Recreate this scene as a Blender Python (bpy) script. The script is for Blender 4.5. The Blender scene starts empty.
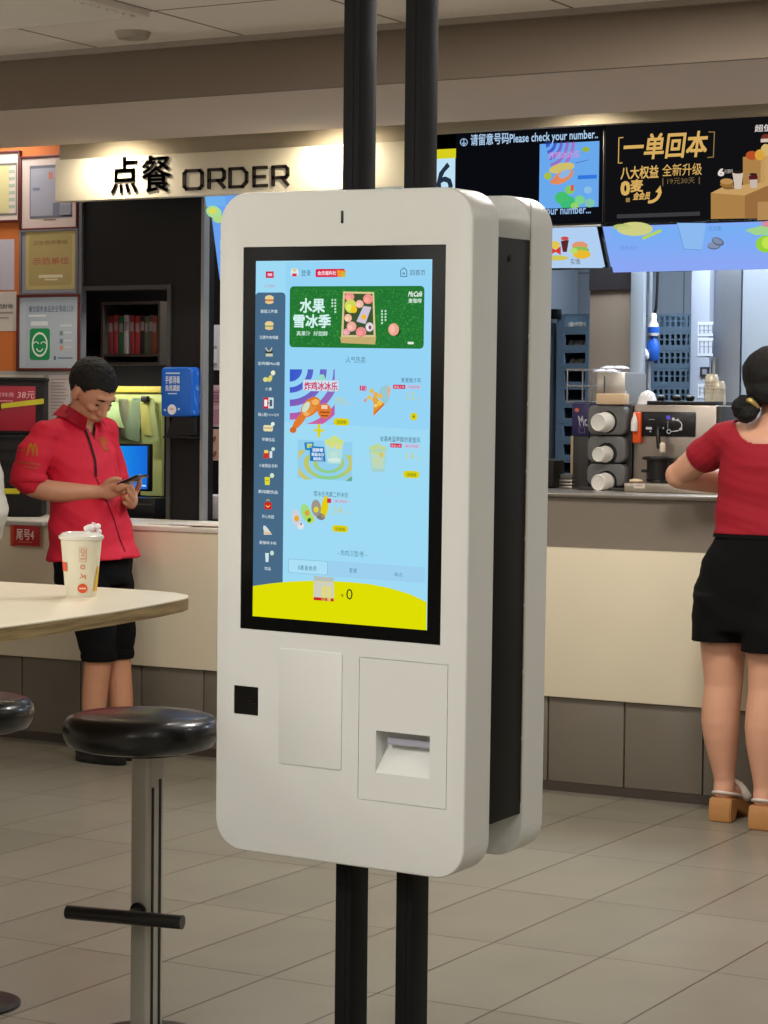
import bpy, bmesh, math, random
from mathutils import Vector, Matrix, noise
from mathutils.geometry import tessellate_polygon
random.seed(7)
SC = bpy.context.scene
COL = SC.collection
# ------------------------------------------------------------------ camera (768 x 1024)
FPX, YAW, PITCH, ROLL, H = 2316.0, math.radians(29.1), math.radians(-2.45), 0.0105, 1.35
fw = Vector((-math.sin(YAW)*math.cos(PITCH), math.cos(YAW)*math.cos(PITCH), math.sin(PITCH)))
rt = Vector((math.cos(YAW), math.sin(YAW), 0)); upv = rt.cross(fw)
cr, sr = math.cos(ROLL), math.sin(ROLL)
XI = rt*cr + upv*sr
YI = upv*cr - rt*sr
CAM = Vector((0, 0, H))
def ray(x, y): return fw*FPX + XI*(x-384) - YI*(y-512)
def PY(x, y, Y): d = ray(x, y); return CAM + d*(Y/d.y)
def PZ(x, y, Z): d = ray(x, y); return CAM + d*((Z-H)/d.z)
def PX(x, y, X): d = ray(x, y); return CAM + d*(X/d.x)
cam = bpy.data.cameras.new('camera'); cam.sensor_fit = 'HORIZONTAL'; cam.sensor_width = 36
cam.lens = FPX/768*36; cam.clip_start = .05; cam.clip_end = 100
co = bpy.data.objects.new('camera', cam); COL.objects.link(co)
M = Matrix((XI, YI, -fw)).transposed().to_4x4(); M.translation = CAM
co.matrix_world = M
SC.camera = co
SC.view_settings.view_transform = 'Standard'; SC.view_settings.look = 'None'
SC.view_settings.gamma = 1; SC.view_settings.use_curve_mapping = False
SC.view_settings.exposure = 0.0
# ------------------------------------------------------------------ colours, materials
def lin(c):
    r = []
    for v in c[:3]:
        v = v/255.0; r.append(v/12.92 if v <= .04045 else ((v+.055)/1.055)**2.4)
    return (r[0], r[1], r[2], 1)
_m = {}
def mat(name, col, rough=.5, metal=0.0, var=.06, scale=8.0, bump=0.0, coat=0.0, trans=0.0, ior=1.45, spec=.5, bscale=None):
    if name in _m: return _m[name]
    m = bpy.data.materials.new(name); m.use_nodes = True; nt = m.node_tree
    b = nt.nodes['Principled BSDF']; c = lin(col)
    tc = nt.nodes.new('ShaderNodeTexCoord')
    nz = nt.nodes.new('ShaderNodeTexNoise'); nz.inputs['Scale'].default_value = scale; nz.inputs['Detail'].default_value = 4
    nt.links.new(tc.outputs['Object'], nz.inputs['Vector'])
    mx = nt.nodes.new('ShaderNodeMix'); mx.data_type = 'RGBA'
    mx.inputs['A'].default_value = [v*(1-var) for v in c[:3]]+[1]
    mx.inputs['B'].default_value = [min(1, v*(1+var)) for v in c[:3]]+[1]
    nt.links.new(nz.outputs['Fac'], mx.inputs['Factor'])
    nt.links.new(mx.outputs['Result'], b.inputs['Base Color'])
    b.inputs['Roughness'].default_value = rough; b.inputs['Metallic'].default_value = metal
    b.inputs['Coat Weight'].default_value = coat; b.inputs['Transmission Weight'].default_value = trans
    b.inputs['IOR'].default_value = ior; b.inputs['Specular IOR Level'].default_value = spec
    if bump:
        bp = nt.nodes.new('ShaderNodeBump'); bp.inputs['Strength'].default_value = bump; bp.inputs['Distance'].default_value = .01
        n2 = nt.nodes.new('ShaderNodeTexNoise'); n2.inputs['Scale'].default_value = bscale or scale*6
        nt.links.new(tc.outputs['Object'], n2.inputs['Vector'])
        nt.links.new(n2.outputs['Fac'], bp.inputs['Height']); nt.links.new(bp.outputs['Normal'], b.inputs['Normal'])
    _m[name] = m; return m
def attr_mat(name, emit):
    if name in _m: return _m[name]
    m = bpy.data.materials.new(name); m.use_nodes = True; nt = m.node_tree
    at = nt.nodes.new('ShaderNodeAttribute'); at.attribute_name = 'Col'
    if emit:
        nt.nodes.remove(nt.nodes['Principled BSDF'])
        e = nt.nodes.new('ShaderNodeEmission'); e.inputs['Strength'].default_value = emit
        nt.links.new(at.outputs['Color'], e.inputs['Color'])
        nt.links.new(e.outputs['Emission'], nt.nodes['Material Output'].inputs['Surface'])
    else:
        b = nt.nodes['Principled BSDF']; b.inputs['Roughness'].default_value = .45
        nt.links.new(at.outputs['Color'], b.inputs['Base Color'])
    _m[name] = m; return m
def emit_mat(name, col, s=1.0):
    if name in _m: return _m[name]
    m = bpy.data.materials.new(name); m.use_nodes = True; nt = m.node_tree
    nt.nodes.remove(nt.nodes['Principled BSDF'])
    e = nt.nodes.new('ShaderNodeEmission'); e.inputs['Strength'].default_value = s; e.inputs['Color'].default_value = lin(col)
    nt.links.new(e.outputs['Emission'], nt.nodes['Material Output'].inputs['Surface'])
    _m[name] = m; return m
# ------------------------------------------------------------------ objects
def tag(o, label=None, cat=None, group=None, kind=None):
    if label: o['label'] = label
    if cat: o['category'] = cat
    if group: o['group'] = group
    if kind: o['kind'] = kind
    return o
def empty(name, loc, rz=0, label=None, cat=None, group=None):
    o = bpy.data.objects.new(name, None); COL.objects.link(o); o.location = loc
    o.rotation_euler = (0, 0, rz); o.empty_display_size = .1
    return tag(o, label, cat, group)
LOCAL = [False]
def wm(o):
    b = Matrix.LocRotScale(o.location, o.rotation_euler if o.rotation_mode != 'QUATERNION' else o.rotation_quaternion, o.scale)
    return (wm(o.parent) @ o.matrix_parent_inverse @ b) if o.parent else b
def link(name, me, m, parent=None, smooth=None):
    if m is not None:
        for x in (m if isinstance(m, (list, tuple)) else [m]): me.materials.append(x)
    o = bpy.data.objects.new(name, me); COL.objects.link(o)
    if parent is not None:
        o.parent = parent
        if not LOCAL[0]: o.matrix_parent_inverse = wm(parent).inverted()
    if smooth is not None:
        me.polygons.foreach_set('use_smooth', [True]*len(me.polygons))
        if smooth < 180:
            try: me.set_sharp_from_angle(angle=math.radians(smooth))
            except Exception: pass
    return o
def copy_tree(o, parent=None):
    c = o.copy(); COL.objects.link(c); c.parent = parent
    for ch in [x for x in o.children]: copy_tree(ch, c)
    return c
class B:
    """collects shapes into one bmesh"""
    def __init__(s): s.bm = bmesh.new()
    def box(s, x0, x1, y0, y1, z0, z1, bev=0, seg=2, rot=None, mi=0):
        t = bmesh.new(); bmesh.ops.create_cube(t, size=1)
        for v in t.verts: v.co = Vector(((v.co.x)*(x1-x0), v.co.y*(y1-y0), v.co.z*(z1-z0)))
        if bev: bmesh.ops.bevel(t, geom=t.edges[:], offset=bev, segments=seg, affect='EDGES', profile=.5)
        c = Vector(((x0+x1)/2, (y0+y1)/2, (z0+z1)/2))
        for v in t.verts: v.co = (rot @ v.co if rot else v.co) + c
        s._add(t, mi); return s
    def _add(s, t, mi=0):
        me = bpy.data.meshes.new('t'); 
        for f in t.faces: f.material_index = mi
        t.to_mesh(me); t.free(); s.bm.from_mesh(me); bpy.data.meshes.remove(me)
    def prism(s, pts, y0, y1, bev=0, seg=2, mi=0):
        """outline pts (x,z) extruded along y"""
        t = bmesh.new(); vs = [t.verts.new((p[0], y0, p[1])) for p in pts]
        f = t.faces.new(vs); r = bmesh.ops.extrude_face_region(t, geom=[f])
        for v in [g for g in r['geom'] if isinstance(g, bmesh.types.BMVert)]: v.co.y = y1
        bmesh.ops.recalc_face_normals(t, faces=t.faces[:])
        if bev:
            ed = [e for e in t.edges if abs(e.verts[0].co.y-e.verts[1].co.y) < 1e-6]
            bmesh.ops.bevel(t, geom=ed, offset=bev, segments=seg, affect='EDGES', profile=.5)
        s._add(t, mi); return s
    def prismz(s, pts, z0, z1, bev=0, seg=2, mi=0):
        t = bmesh.new(); vs = [t.verts.new((p[0], p[1], z0)) for p in pts]
        f = t.faces.new(vs); r = bmesh.ops.extrude_face_region(t, geom=[f])
        for v in [g for g in r['geom'] if isinstance(g, bmesh.types.BMVert)]: v.co.z = z1
        bmesh.ops.recalc_face_normals(t, faces=t.faces[:])
        if bev:
            ed = [e for e in t.edges if abs(e.verts[0].co.z-e.verts[1].co.z) < 1e-6]
            bmesh.ops.bevel(t, geom=ed, offset=bev, segments=seg, affect='EDGES', profile=.5)
        s._add(t, mi); return s
    def lathe(s, prof, c=(0, 0, 0), n=40, axis=None, sx=1, sy=1, mi=0):
        """prof [(r,z)] around z; axis: optional direction"""
        t = bmesh.new(); rings = []
        q = Vector((0, 0, 1)).rotation_difference(Vector(axis).normalized()) if axis else None
        for r, z in prof:
            ring = []
            for k in range(n):
                a = 2*math.pi*k/n; p = Vector((r*math.cos(a)*sx, r*math.sin(a)*sy, z))
                ring.append(t.verts.new((q @ p if q else p)+Vector(c)))
            rings.append(ring)
        for a, b in zip(rings, rings[1:]):
            for k in range(n): t.faces.new((a[k], a[(k+1) % n], b[(k+1) % n], b[k]))
        t.faces.new(rings[0][::-1]); t.faces.new(rings[-1])
        bmesh.ops.recalc_face_normals(t, faces=t.faces[:])
        s._add(t, mi); return s
    def cyl(s, a, b, r, r2=None, n=24, mi=0):
        a, b = Vector(a), Vector(b); L = (b-a).length
        return s.lathe([(r, 0), (r if r2 is None else r2, L)], a, n, axis=(b-a), mi=mi)
    def ell(s, c, r, rot=None, n=20, mi=0):
        t = bmesh.new(); bmesh.ops.create_uvsphere(t, u_segments=n, v_segments=max(8, n*2//3), radius=1)
        for v in t.verts:
            p = Vector((v.co.x*r[0], v.co.y*r[1], v.co.z*r[2])); v.co = (rot @ p if rot else p)+Vector(c)
        s._add(t, mi); return s
    def loft(s, rings, n=24, mi=0):
        """rings: (center, u vector, v vector)"""
        t = bmesh.new(); R = []
        for c, u, v in rings:
            c, u, v = Vector(c), Vector(u), Vector(v)
            R.append([t.verts.new(c+u*math.cos(2*math.pi*k/n)+v*math.sin(2*math.pi*k/n)) for k in range(n)])
        for a, b in zip(R, R[1:]):
            for k in range(n): t.faces.new((a[k], a[(k+1) % n], b[(k+1) % n], b[k]))
        t.faces.new(R[0][::-1]); t.faces.new(R[-1])
        bmesh.ops.recalc_face_normals(t, faces=t.faces[:])
        s._add(t, mi); return s
    def tube(s, pts, rad, n=14, ends=True, mi=0, flat=1.0, side=None):
        """tapered tube along pts (smoothed), round ends"""
        P = [Vector(p) for p in pts]
        if not isinstance(rad, (list, tuple)): rad = [rad]*len(P)
        Q = []; RR = []
        for i in range(len(P)-1):
            p0 = P[max(i-1, 0)]; p1 = P[i]; p2 = P[i+1]; p3 = P[min(i+2, len(P)-1)]
            K = 4 if len(P) > 2 else 1
            for k in range(K):
                u = k/K
                q = .5*((2*p1)+(p2-p0)*u+(2*p0-5*p1+4*p2-p3)*u*u+(3*p1-p0-3*p2+p3)*u**3) if K > 1 else p1
                Q.append(q); uu = u*u*(3-2*u); RR.append(rad[i]*(1-uu)+rad[i+1]*uu)
        Q.append(P[-1]); RR.append(rad[-1])
        d0 = (Q[1]-Q[0]).normalized(); 
        a = Vector(side) if side else (Vector((0, 0, 1)) if abs(d0.z) < .9 else Vector((1, 0, 0)))
        rings = []
        for i, q in enumerate(Q):
            d = ((Q[min(i+1, len(Q)-1)]-Q[max(i-1, 0)])).normalized()
            u = (a - d*a.dot(d)).normalized(); v = d.cross(u); a = u
            rings.append((q, u*RR[i], v*RR[i]*flat, d, RR[i]))
        out = []
        if ends:
            q, u, v, d, r = rings[0]
            for k in (80, 55, 28): out.append((q-d*r*math.sin(math.radians(k)), u*math.cos(math.radians(k)), v*math.cos(math.radians(k))))
        out += [(q, u, v) for q, u, v, d, r in rings]
        if ends:
            q, u, v, d, r = rings[-1]
            for k in (28, 55, 80): out.append((q+d*r*math.sin(math.radians(k)), u*math.cos(math.radians(k)), v*math.cos(math.radians(k))))
        return s.loft(out, n, mi=mi)
    def poly(s, pts, mi=0):
        vs = [s.bm.verts.new(p) for p in pts]; f = s.bm.faces.new(vs); f.material_index = mi; return s
    def mesh(s, name='m'):
        me = bpy.data.meshes.new(name); s.bm.to_mesh(me); s.bm.free(); return me
    def make(s, name, m, parent=None, smooth=25): return link(name, s.mesh(name), m, parent, smooth)
def rrect(x0, z0, x1, z1, r, n=8):
    out = []
    for cx, cz, a0 in ((x1-r, z1-r, 0), (x0+r, z1-r, 90), (x0+r, z0+r, 180), (x1-r, z0+r, 270)):
        for k in range(n+1):
            a = math.radians(a0+90*k/n); out.append((cx+r*math.cos(a), cz+r*math.sin(a)))
    return out
def remeshed(b, voxel, name, m, parent=None, smooth_it=4, disp=None):
    """one continuous closed surface from overlapping shapes"""
    me = b.mesh(); o = bpy.data.objects.new('tmp', me); COL.objects.link(o)
    r = o.modifiers.new('r', 'REMESH'); r.mode = 'VOXEL'; r.voxel_size = voxel
    s = o.modifiers.new('s', 'SMOOTH'); s.factor = .5; s.iterations = smooth_it
    dg = bpy.context.evaluated_depsgraph_get()
    me2 = bpy.data.meshes.new_from_object(o.evaluated_get(dg)); bpy.data.objects.remove(o); bpy.data.meshes.remove(me)
    if disp:
        me2.update()
        ns = [v.normal.copy() for v in me2.vertices]
        for v, nn in zip(me2.vertices, ns): v.co += nn*disp(v.co)
    return link(name, me2, m, parent, 180)
def boolean(me, cutter):
    a = bpy.data.objects.new('a', me); c = bpy.data.objects.new('c', cutter); COL.objects.link(a); COL.objects.link(c)
    md = a.modifiers.new('b', 'BOOLEAN'); md.object = c; md.operation = 'DIFFERENCE'; md.solver = 'EXACT'
    dg = bpy.context.evaluated_depsgraph_get(); r = bpy.data.meshes.new_from_object(a.evaluated_get(dg))
    bpy.data.objects.remove(a); bpy.data.objects.remove(c); return r
# ------------------------------------------------------------------ text and flat graphics
_tc = {}
def glyphs(s, bold=0.0, res=2):
    k = (s, bold)
    if k in _tc: return _tc[k]
    cu = bpy.data.curves.new('t', 'FONT'); cu.body = s; cu.size = 1; cu.offset = bold; cu.resolution_u = res
    o = bpy.data.objects.new('t', cu); COL.objects.link(o)
    dg = bpy.context.evaluated_depsgraph_get(); me = bpy.data.meshes.new_from_object(o.evaluated_get(dg))
    vs = [(v.co.x, v.co.y) for v in me.vertices]; fs = [tuple(p.vertices) for p in me.polygons]
    bpy.data.objects.remove(o); bpy.data.curves.remove(cu); bpy.data.meshes.remove(me)
    xs = [v[0] for v in vs] or [0, 1]; ys = [v[1] for v in vs] or [0, 1]
    _tc[k] = (vs, fs, min(xs), max(xs), min(ys), max(ys)); return _tc[k]
class Canvas:
    """flat print or picture; m maps photo pixels to plane (u, v); place maps (u, v, layer) to 3D"""
    def __init__(s, m, place): s.m, s.place = m, place; s.v = []; s.f = []; s.c = []
    def _p(s, pts, col, L):
        n = len(s.v); s.v += [s.place(u, v, L*.0004) for u, v in pts]
        if len(pts) <= 4: s.f.append(tuple(range(n, n+len(pts)))); s.c.append(lin(col))
        else:
            for t in tessellate_polygon([[Vector((u, v, 0)) for u, v in pts]]):
                s.f.append(tuple(n+i for i in t)); s.c.append(lin(col))
    def poly(s, pts, col, L=1): s._p([s.m(*p) for p in pts], col, L)
    def rect(s, x0, y0, x1, y1, col, L=1, r=0):
        u0, v1 = s.m(x0, (y0)); u1, v0 = s.m(x1, y1)
        if r:
            r = abs(s.m(x0+r, y0)[0]-u0); r = min(r, abs(u1-u0)*.49, abs(v1-v0)*.49)
            s._p(rrect(u0, v0, u1, v1, r, 5), col, L)
        else: s._p([(u0, v0), (u1, v0), (u1, v1), (u0, v1)], col, L)
    def ell(s, x, y, rx, ry, col, L=1, rot=0, n=20):
        a = math.radians(rot); pts = []
        for k in range(n):
            t = 2*math.pi*k/n; dx, dy = rx*math.cos(t), ry*math.sin(t)
            pts.append((x+dx*math.cos(a)-dy*math.sin(a), y+dx*math.sin(a)+dy*math.cos(a)))
        s.poly(pts, col, L)
    def arc(s, x, y, r0, r1, a0, a1, col, L=1, ry=1.0, n=16):
        for k in range(n):
            t0 = math.radians(a0+(a1-a0)*k/n); t1 = math.radians(a0+(a1-a0)*(k+1)/n)
            s.poly([(x+r0*math.cos(t0), y+r0*ry*math.sin(t0)), (x+r1*math.cos(t0), y+r1*ry*math.sin(t0)),
                    (x+r1*math.cos(t1), y+r1*ry*math.sin(t1)), (x+r0*math.cos(t1), y+r0*ry*math.sin(t1))], col, L)
    def line(s, pts, w, col, L=1):
        for a, b in zip(pts, pts[1:]):
            dx, dy = b[0]-a[0], b[1]-a[1]; l = math.hypot(dx, dy) or 1; nx, ny = -dy/l*w/2, dx/l*w/2; ex, ey = dx/l*w/2, dy/l*w/2
            s.poly([(a[0]-ex+nx, a[1]-ey+ny), (b[0]+ex+nx, b[1]+ey+ny), (b[0]+ex-nx, b[1]+ey-ny), (a[0]-ex-nx, a[1]-ey-ny)], col, L)
    def frame(s, x0, y0, x1, y1, w, col, L=1):
        s.rect(x0, y0, x1, y0+w, col, L); s.rect(x0, y1-w, x1, y1, col, L); s.rect(x0, y0+w, x0+w, y1-w, col, L); s.rect(x1-w, y0+w, x1, y1-w, col, L)
    def text(s, t, x0, y0, x1, y1, col, L=2, bold=.0, skew=0):
        vs, fs, a, b, c, d = glyphs(t, 0.0)
        u0, v1 = s.m(x0, y0); u1, _ = s.m(x1, y0); _, v0 = s.m(x0, y1)
        k = bold*.75
        for i_, (sx_, sy_) in enumerate(((-k, -k), (k, -k), (-k, k), (k, k)) if k else ((0, 0),)):
            n = len(s.v)
            for x, y in vs:
                q = (y+sy_-c)/(d-c or 1)
                s.v.append(s.place(u0+(x+sx_-a)/(b-a or 1)*(u1-u0)+skew*q*(v1-v0), v0+q*(v1-v0), L*.0004+i_*.00002))
            for f in fs: s.f.append(tuple(n+i for i in f)); s.c.append(lin(col))
    def make(s, name, m, parent=None):
        me = bpy.data.meshes.new(name); me.from_pydata([tuple(v) for v in s.v], [], s.f)
        ca = me.color_attributes.new('Col', 'FLOAT_COLOR', 'CORNER'); i = 0
        for p, c in zip(me.polygons, s.c):
            for _ in p.loop_indices: ca.data[_].color = c
        return link(name, me, m, parent)
SCREEN = lambda: attr_mat('screen_picture', 1.0)
PRINT = lambda: attr_mat('printed_ink', 0)
def wallcanvas(Y, x0=0, z0=0):
    """canvas on a vertical plane facing -Y"""
    return Canvas(lambda px, py: (PY(px, py, Y).x, PY(px, py, Y).z), lambda u, v, L: (u, Y-.0008-L, v))
# ================================================================== THE SETTING
YC = PZ(620, 797, 0).y            # counter base plane
ZT = 2.60
def floor_mat():
    m = bpy.data.materials.new('floor_tiles'); m.use_nodes = True; nt = m.node_tree; b = nt.nodes['Principled BSDF']
    N = nt.nodes.new; Lk = nt.links.new
    tc = N('ShaderNodeTexCoord'); sp = N('ShaderNodeSeparateXYZ'); Lk(tc.outputs['Object'], sp.inputs[0])
    def mth(op, a, bb=None, c=None):
        n = N('ShaderNodeMath'); n.operation = op
        for i, x in enumerate((a, bb, c)):
            if x is None: continue
            if isinstance(x, (int, float)): n.inputs[i].default_value = x
            else: Lk(x, n.inputs[i])
        return n.outputs[0]
    def edge(src, off, size, w):
        t = mth('DIVIDE', mth('SUBTRACT', src, off), size); fr = mth('FRACT', t)
        d = mth('MULTIPLY', mth('MINIMUM', fr, mth('SUBTRACT', 1.0, fr)), size)
        return mth('LESS_THAN', d, w), mth('FLOOR', t)
    ex, ix = edge(sp.outputs['X'], .1, .3, .0023); ey, iy = edge(sp.outputs['Y'], 5.875, .606, .0021)
    g = mth('MAXIMUM', ex, ey)
    cx = N('ShaderNodeCombineXYZ'); Lk(ix, cx.inputs[0]); Lk(iy, cx.inputs[1])
    wn = N('ShaderNodeTexWhiteNoise'); Lk(cx.outputs[0], wn.inputs['Vector'])
    nz = N('ShaderNodeTexNoise'); nz.inputs['Scale'].default_value = 3; nz.inputs['Detail'].default_value = 6; Lk(tc.outputs['Object'], nz.inputs['Vector'])
    v = mth('ADD', mth('MULTIPLY', wn.outputs['Value'], .35), mth('MULTIPLY', nz.outputs['Fac'], .65))
    mx = N('ShaderNodeMix'); mx.data_type = 'RGBA'; Lk(v, mx.inputs['Factor'])
    mx.inputs['A'].default_value = lin((114, 109, 97)); mx.inputs['B'].default_value = lin((137, 131, 117))
    m2 = N('ShaderNodeMix'); m2.data_type = 'RGBA'; Lk(g, m2.inputs['Factor']); Lk(mx.outputs['Result'], m2.inputs['A']); m2.inputs['B'].default_value = lin((60, 50, 40))
    Lk(m2.outputs['Result'], b.inputs['Base Color'])
    n3 = N('ShaderNodeTexNoise'); n3.inputs['Scale'].default_value = 1.7; Lk(tc.outputs['Object'], n3.inputs['Vector'])
    Lk(mth('ADD', .24, mth('MULTIPLY', n3.outputs['Fac'], .2)), b.inputs['Roughness'])
    bp = N('ShaderNodeBump'); bp.inputs['Strength'].default_value = .5; bp.inputs['Distance'].default_value = .002; bp.invert = True
    Lk(g, bp.inputs['Height']); Lk(bp.outputs['Normal'], b.inputs['Normal'])
    return m
def grid_mat(name, base, line, ax, ay, ox, oy, sx, sy, w, rough=.7, var=.03):
    m = bpy.data.materials.new(name); m.use_nodes = True; nt = m.node_tree; b = nt.nodes['Principled BSDF']
    N = nt.nodes.new; Lk = nt.links.new
    tc = N('ShaderNodeTexCoord'); sp = N('ShaderNodeSeparateXYZ'); Lk(tc.outputs['Object'], sp.inputs[0]); outs = []
    for a, o, s in ((ax, ox, sx), (ay, oy, sy)):
        n1 = N('ShaderNodeMath'); n1.operation = 'SUBTRACT'; Lk(sp.outputs[a], n1.inputs[0]); n1.inputs[1].default_value = o-s/2
        n2 = N('ShaderNodeMath'); n2.operation = 'PINGPONG'; Lk(n1.outputs[0], n2.inputs[0]); n2.inputs[1].default_value = s/2
        n3 = N('ShaderNodeMath'); n3.operation = 'GREATER_THAN'; Lk(n2.outputs[0], n3.inputs[0]); n3.inputs[1].default_value = s/2-w
        outs.append(n3.outputs[0])
    mx = N('ShaderNodeMath'); mx.operation = 'MAXIMUM'; Lk(outs[0], mx.inputs[0]); Lk(outs[1], mx.inputs[1])
    nz = N('ShaderNodeTexNoise'); nz.inputs['Scale'].default_value = 2.5; Lk(tc.outputs['Object'], nz.inputs['Vector'])
    c = lin(base); ma = N('ShaderNodeMix'); ma.data_type = 'RGBA'; Lk(nz.outputs['Fac'], ma.inputs['Factor'])
    ma.inputs['A'].default_value = [x*(1-var) for x in c[:3]]+[1]; ma.inputs['B'].default_value = [min(1, x*(1+var)) for x in c[:3]]+[1]
    mb = N('ShaderNodeMix'); mb.data_type = 'RGBA'; Lk(mx.outputs[0], mb.inputs['Factor']); Lk(ma.outputs['Result'], mb.inputs['A']); mb.inputs['B'].default_value = lin(line)
    Lk(mb.outputs['Result'], b.inputs['Base Color']); b.inputs['Roughness'].default_value = rough
    _m[name] = m; return m
def struct(name, b, m, parent=None, smooth=25):
    o = b.make(name, m, parent, smooth)
    if parent is None: o['kind'] = 'structure'
    return o
beige = mat('beige_plaster', (176, 165, 150), .85, var=.03)
XL, XR, YF, YB = -7.6, 3.0, -3.2, 9.9
struct('floor', B().box(XL, XR, YF, YB, -.1, 0), floor_mat())
YBH = 6.57; YSF = YC                      # bulkhead face, rear edge of its soffit
XT = lambda px, Y: PY(px, 300, Y).x
cm = grid_mat('ceiling_tiles', (240, 232, 224), (130, 118, 108), 'X', 'Y', 0, .03, .6, .6, .006, .9)
struct('ceiling', B().box(XL, XR, YF, YB, ZT, ZT+.1), cm)
struct('wall_left', B().box(XL-.1, XL, YF, YB, 0, ZT), beige)
struct('wall_right', B().box(XR, XR+.1, YF, YB, 0, ZT), beige)
struct('wall_front', B().box(XL-.1, XR+.1, YF-.1, YF, 0, ZT), beige)
zs = PY(0, 110, YBH).z
bulk = mat('bulkhead_taupe', (118, 104, 90), .8, var=.03)
soff = mat('soffit_paint', (214, 198, 182), .8, var=.02)
b = B().box(XL, XR, YBH, YBH+.02, zs, ZT)
b.box(XL, XR, YBH+.02, YSF, zs, zs+.02, mi=1).box(XL, XR, YSF-.02, YSF, zs+.02, zs+.06, mi=1)
struct('trim_1', b, [bulk, soff])
struct('trim_2', B().box(XL, XR, YBH-.02, YBH, ZT-.02, ZT), mat('ceiling_angle', (150, 140, 128), .6))
# fascia with the downlight recess in front of it
YS = YC+.20
xs0 = PY(52, 180, YS).x; xs1 = PY(423, 180, YS).x
fas = mat('fascia_paint', (176, 166, 146), .7, var=.02)
struct('wall_fascia', B().box(xs1, XR, YS+.05, YS+.09, 2.408, ZT).box(xs0, xs1, YS+.05, YS+.09, 2.25, ZT), fas)
# back walls
YW = 8.0
xA, xB = PY(80.5, 300, YW).x, PY(203.5, 300, YW).x
orange = mat('orange_wall', (214, 120, 58), .7, var=.05)
zlo = PY(40, 371, YW).z
struct('wall_back_left', B().box(XL, xA, YW, YW+.02, zlo, ZT), orange)
struct('wall_back_low', B().box(XL, xA, YW-.002, YW+.02, 0, zlo), mat('grey_wall', (176, 172, 168), .7))
struct('trim_3', B().box(xA, PY(83.5, 300, YW).x, YW-.015, YW+.02, .9, ZT), mat('grey_metal_trim', (128, 130, 138), .4, .5))
xO0, xO1 = PY(83.5, 300, YW).x, PY(168, 400, YW).x
zO = PY(168, 289, YW).z
blk = mat('black_panel', (26, 24, 24), .45, var=.12, spec=.3)
struct('wall_office', B().box(xO0, xB, YW, YW+.08, zO, ZT).box(xO1, xB, YW, YW+.08, 0, zO).box(xO0, xO1, YW, YW+.08, 0, .86), blk)
dk = mat('dark_metal_frame', (74, 72, 72), .4, .3)
w = .018
struct('trim_4', B().box(xO0, xO1+w, YW-.012, YW, zO, zO+w).box(xO1, xO1+w, YW-.012, YW, .87, zO), dk)
struct('trim_5', B().box(xB, xB+.014, YW-.02, YW+.02, .87, ZT), mat('light_metal_edge', (150, 150, 150), .4, .3))
YM = 8.45; YO = 8.62
struct('wall_back_middle', B().box(xB-.12, PY(510, 300, YM).x, YM, YM+.06, 0, ZT).box(xB-.12, xB-.10, YM+.06, YO+.06, 0, ZT), mat('slate_wall', (86, 88, 94), .7))
YO = 8.62
struct('wall_office_back', B().box(xA-1.3, xB-.12, YO, YO+.06, 0, ZT).box(xA-1.3, xA-1.26, YW+.02, YO, 0, ZT), mat('office_black', (14, 13, 13), .8, spec=.2))
# kitchen shell
YK = 9.75
kt = grid_mat('kitchen_tiles', (170, 180, 194), (120, 128, 140), 'X', 'Z', 0, 0, .3, .2, .003, .25)
struct('wall_kitchen', B().box(PY(470, 300, YK).x, XR, YK, YK+.06, 0, ZT), kt)
# ------------------------------------------------------------------ service counter
cream = mat('cream_laminate', (226, 214, 188), .45, var=.02)
plinth = mat('plinth_tile', (112, 104, 92), .45, var=.05)
zcb = PY(650, 704, YC-.02).z; zct = PY(620, 550, YC-.02).z; zst = PY(620, 494, YC).z
xsplit = PY(360, 500, YC).x                # hidden behind the kiosk
sc = empty('service_counter', (-4.4, YC+.25, 0), 0, 'long cream fronted service counter with a dark tiled plinth along the kitchen', 'counter')
struct_part = lambda nm, b_, m_, p_=None: b_.make(nm, m_, p_ or sc)
struct_part('front_panel', B().box(XL+.002, xsplit, YC-.02, YC+.02, zcb, zct, .003), cream)
struct_part('front_panel', B().box(xsplit+.002, XR-.002, YC-.02, YC+.02, zcb, zct, .003), cream)
o = struct_part('worktop', B().box(XL+.002, xsplit, YC-.03, YW-.004, zct, zct+.02, .004), mat('white_worktop', (226, 220, 206), .35, var=.02))
x = PY(624, 750, YC).x; pitch = PY(703, 750, YC).x-x
k = -14
while x+pitch*k < XR-.3:
    a = x+pitch*k
    if a > XL: struct_part('plinth_tile', B().box(a+.003, a+pitch-.003, YC, YC+.03, .035, zcb, .002), plinth)
    k += 1
struct_part('kick_strip', B().box(XL+.002, XR-.002, YC+.002, YC+.03, 0, .034), mat('kick_strip', (66, 58, 50), .5))
struct_part('raised_panel', B().box(xsplit+.01, XR-.002, YC+.012, YC+.04, zct, zst-.016), mat('greige_panel', (128, 118, 106), .45, var=.03))
steel = mat('brushed_steel', (178, 172, 164), .32, .9, var=.08, scale=3)
struct_part('steel_worktop', B().box(xsplit+.01, XR-.002, YC-.012, YC+.72, zst-.016, zst, .004), steel)
0 and struct_part('panel_seam', B().box(PY(653, 700, YC-.02).x, PY(656, 700, YC-.02).x, YC-.0205, YC-.0195, zcb, zct), mat('seam', (190, 178, 150), .6))
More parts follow.
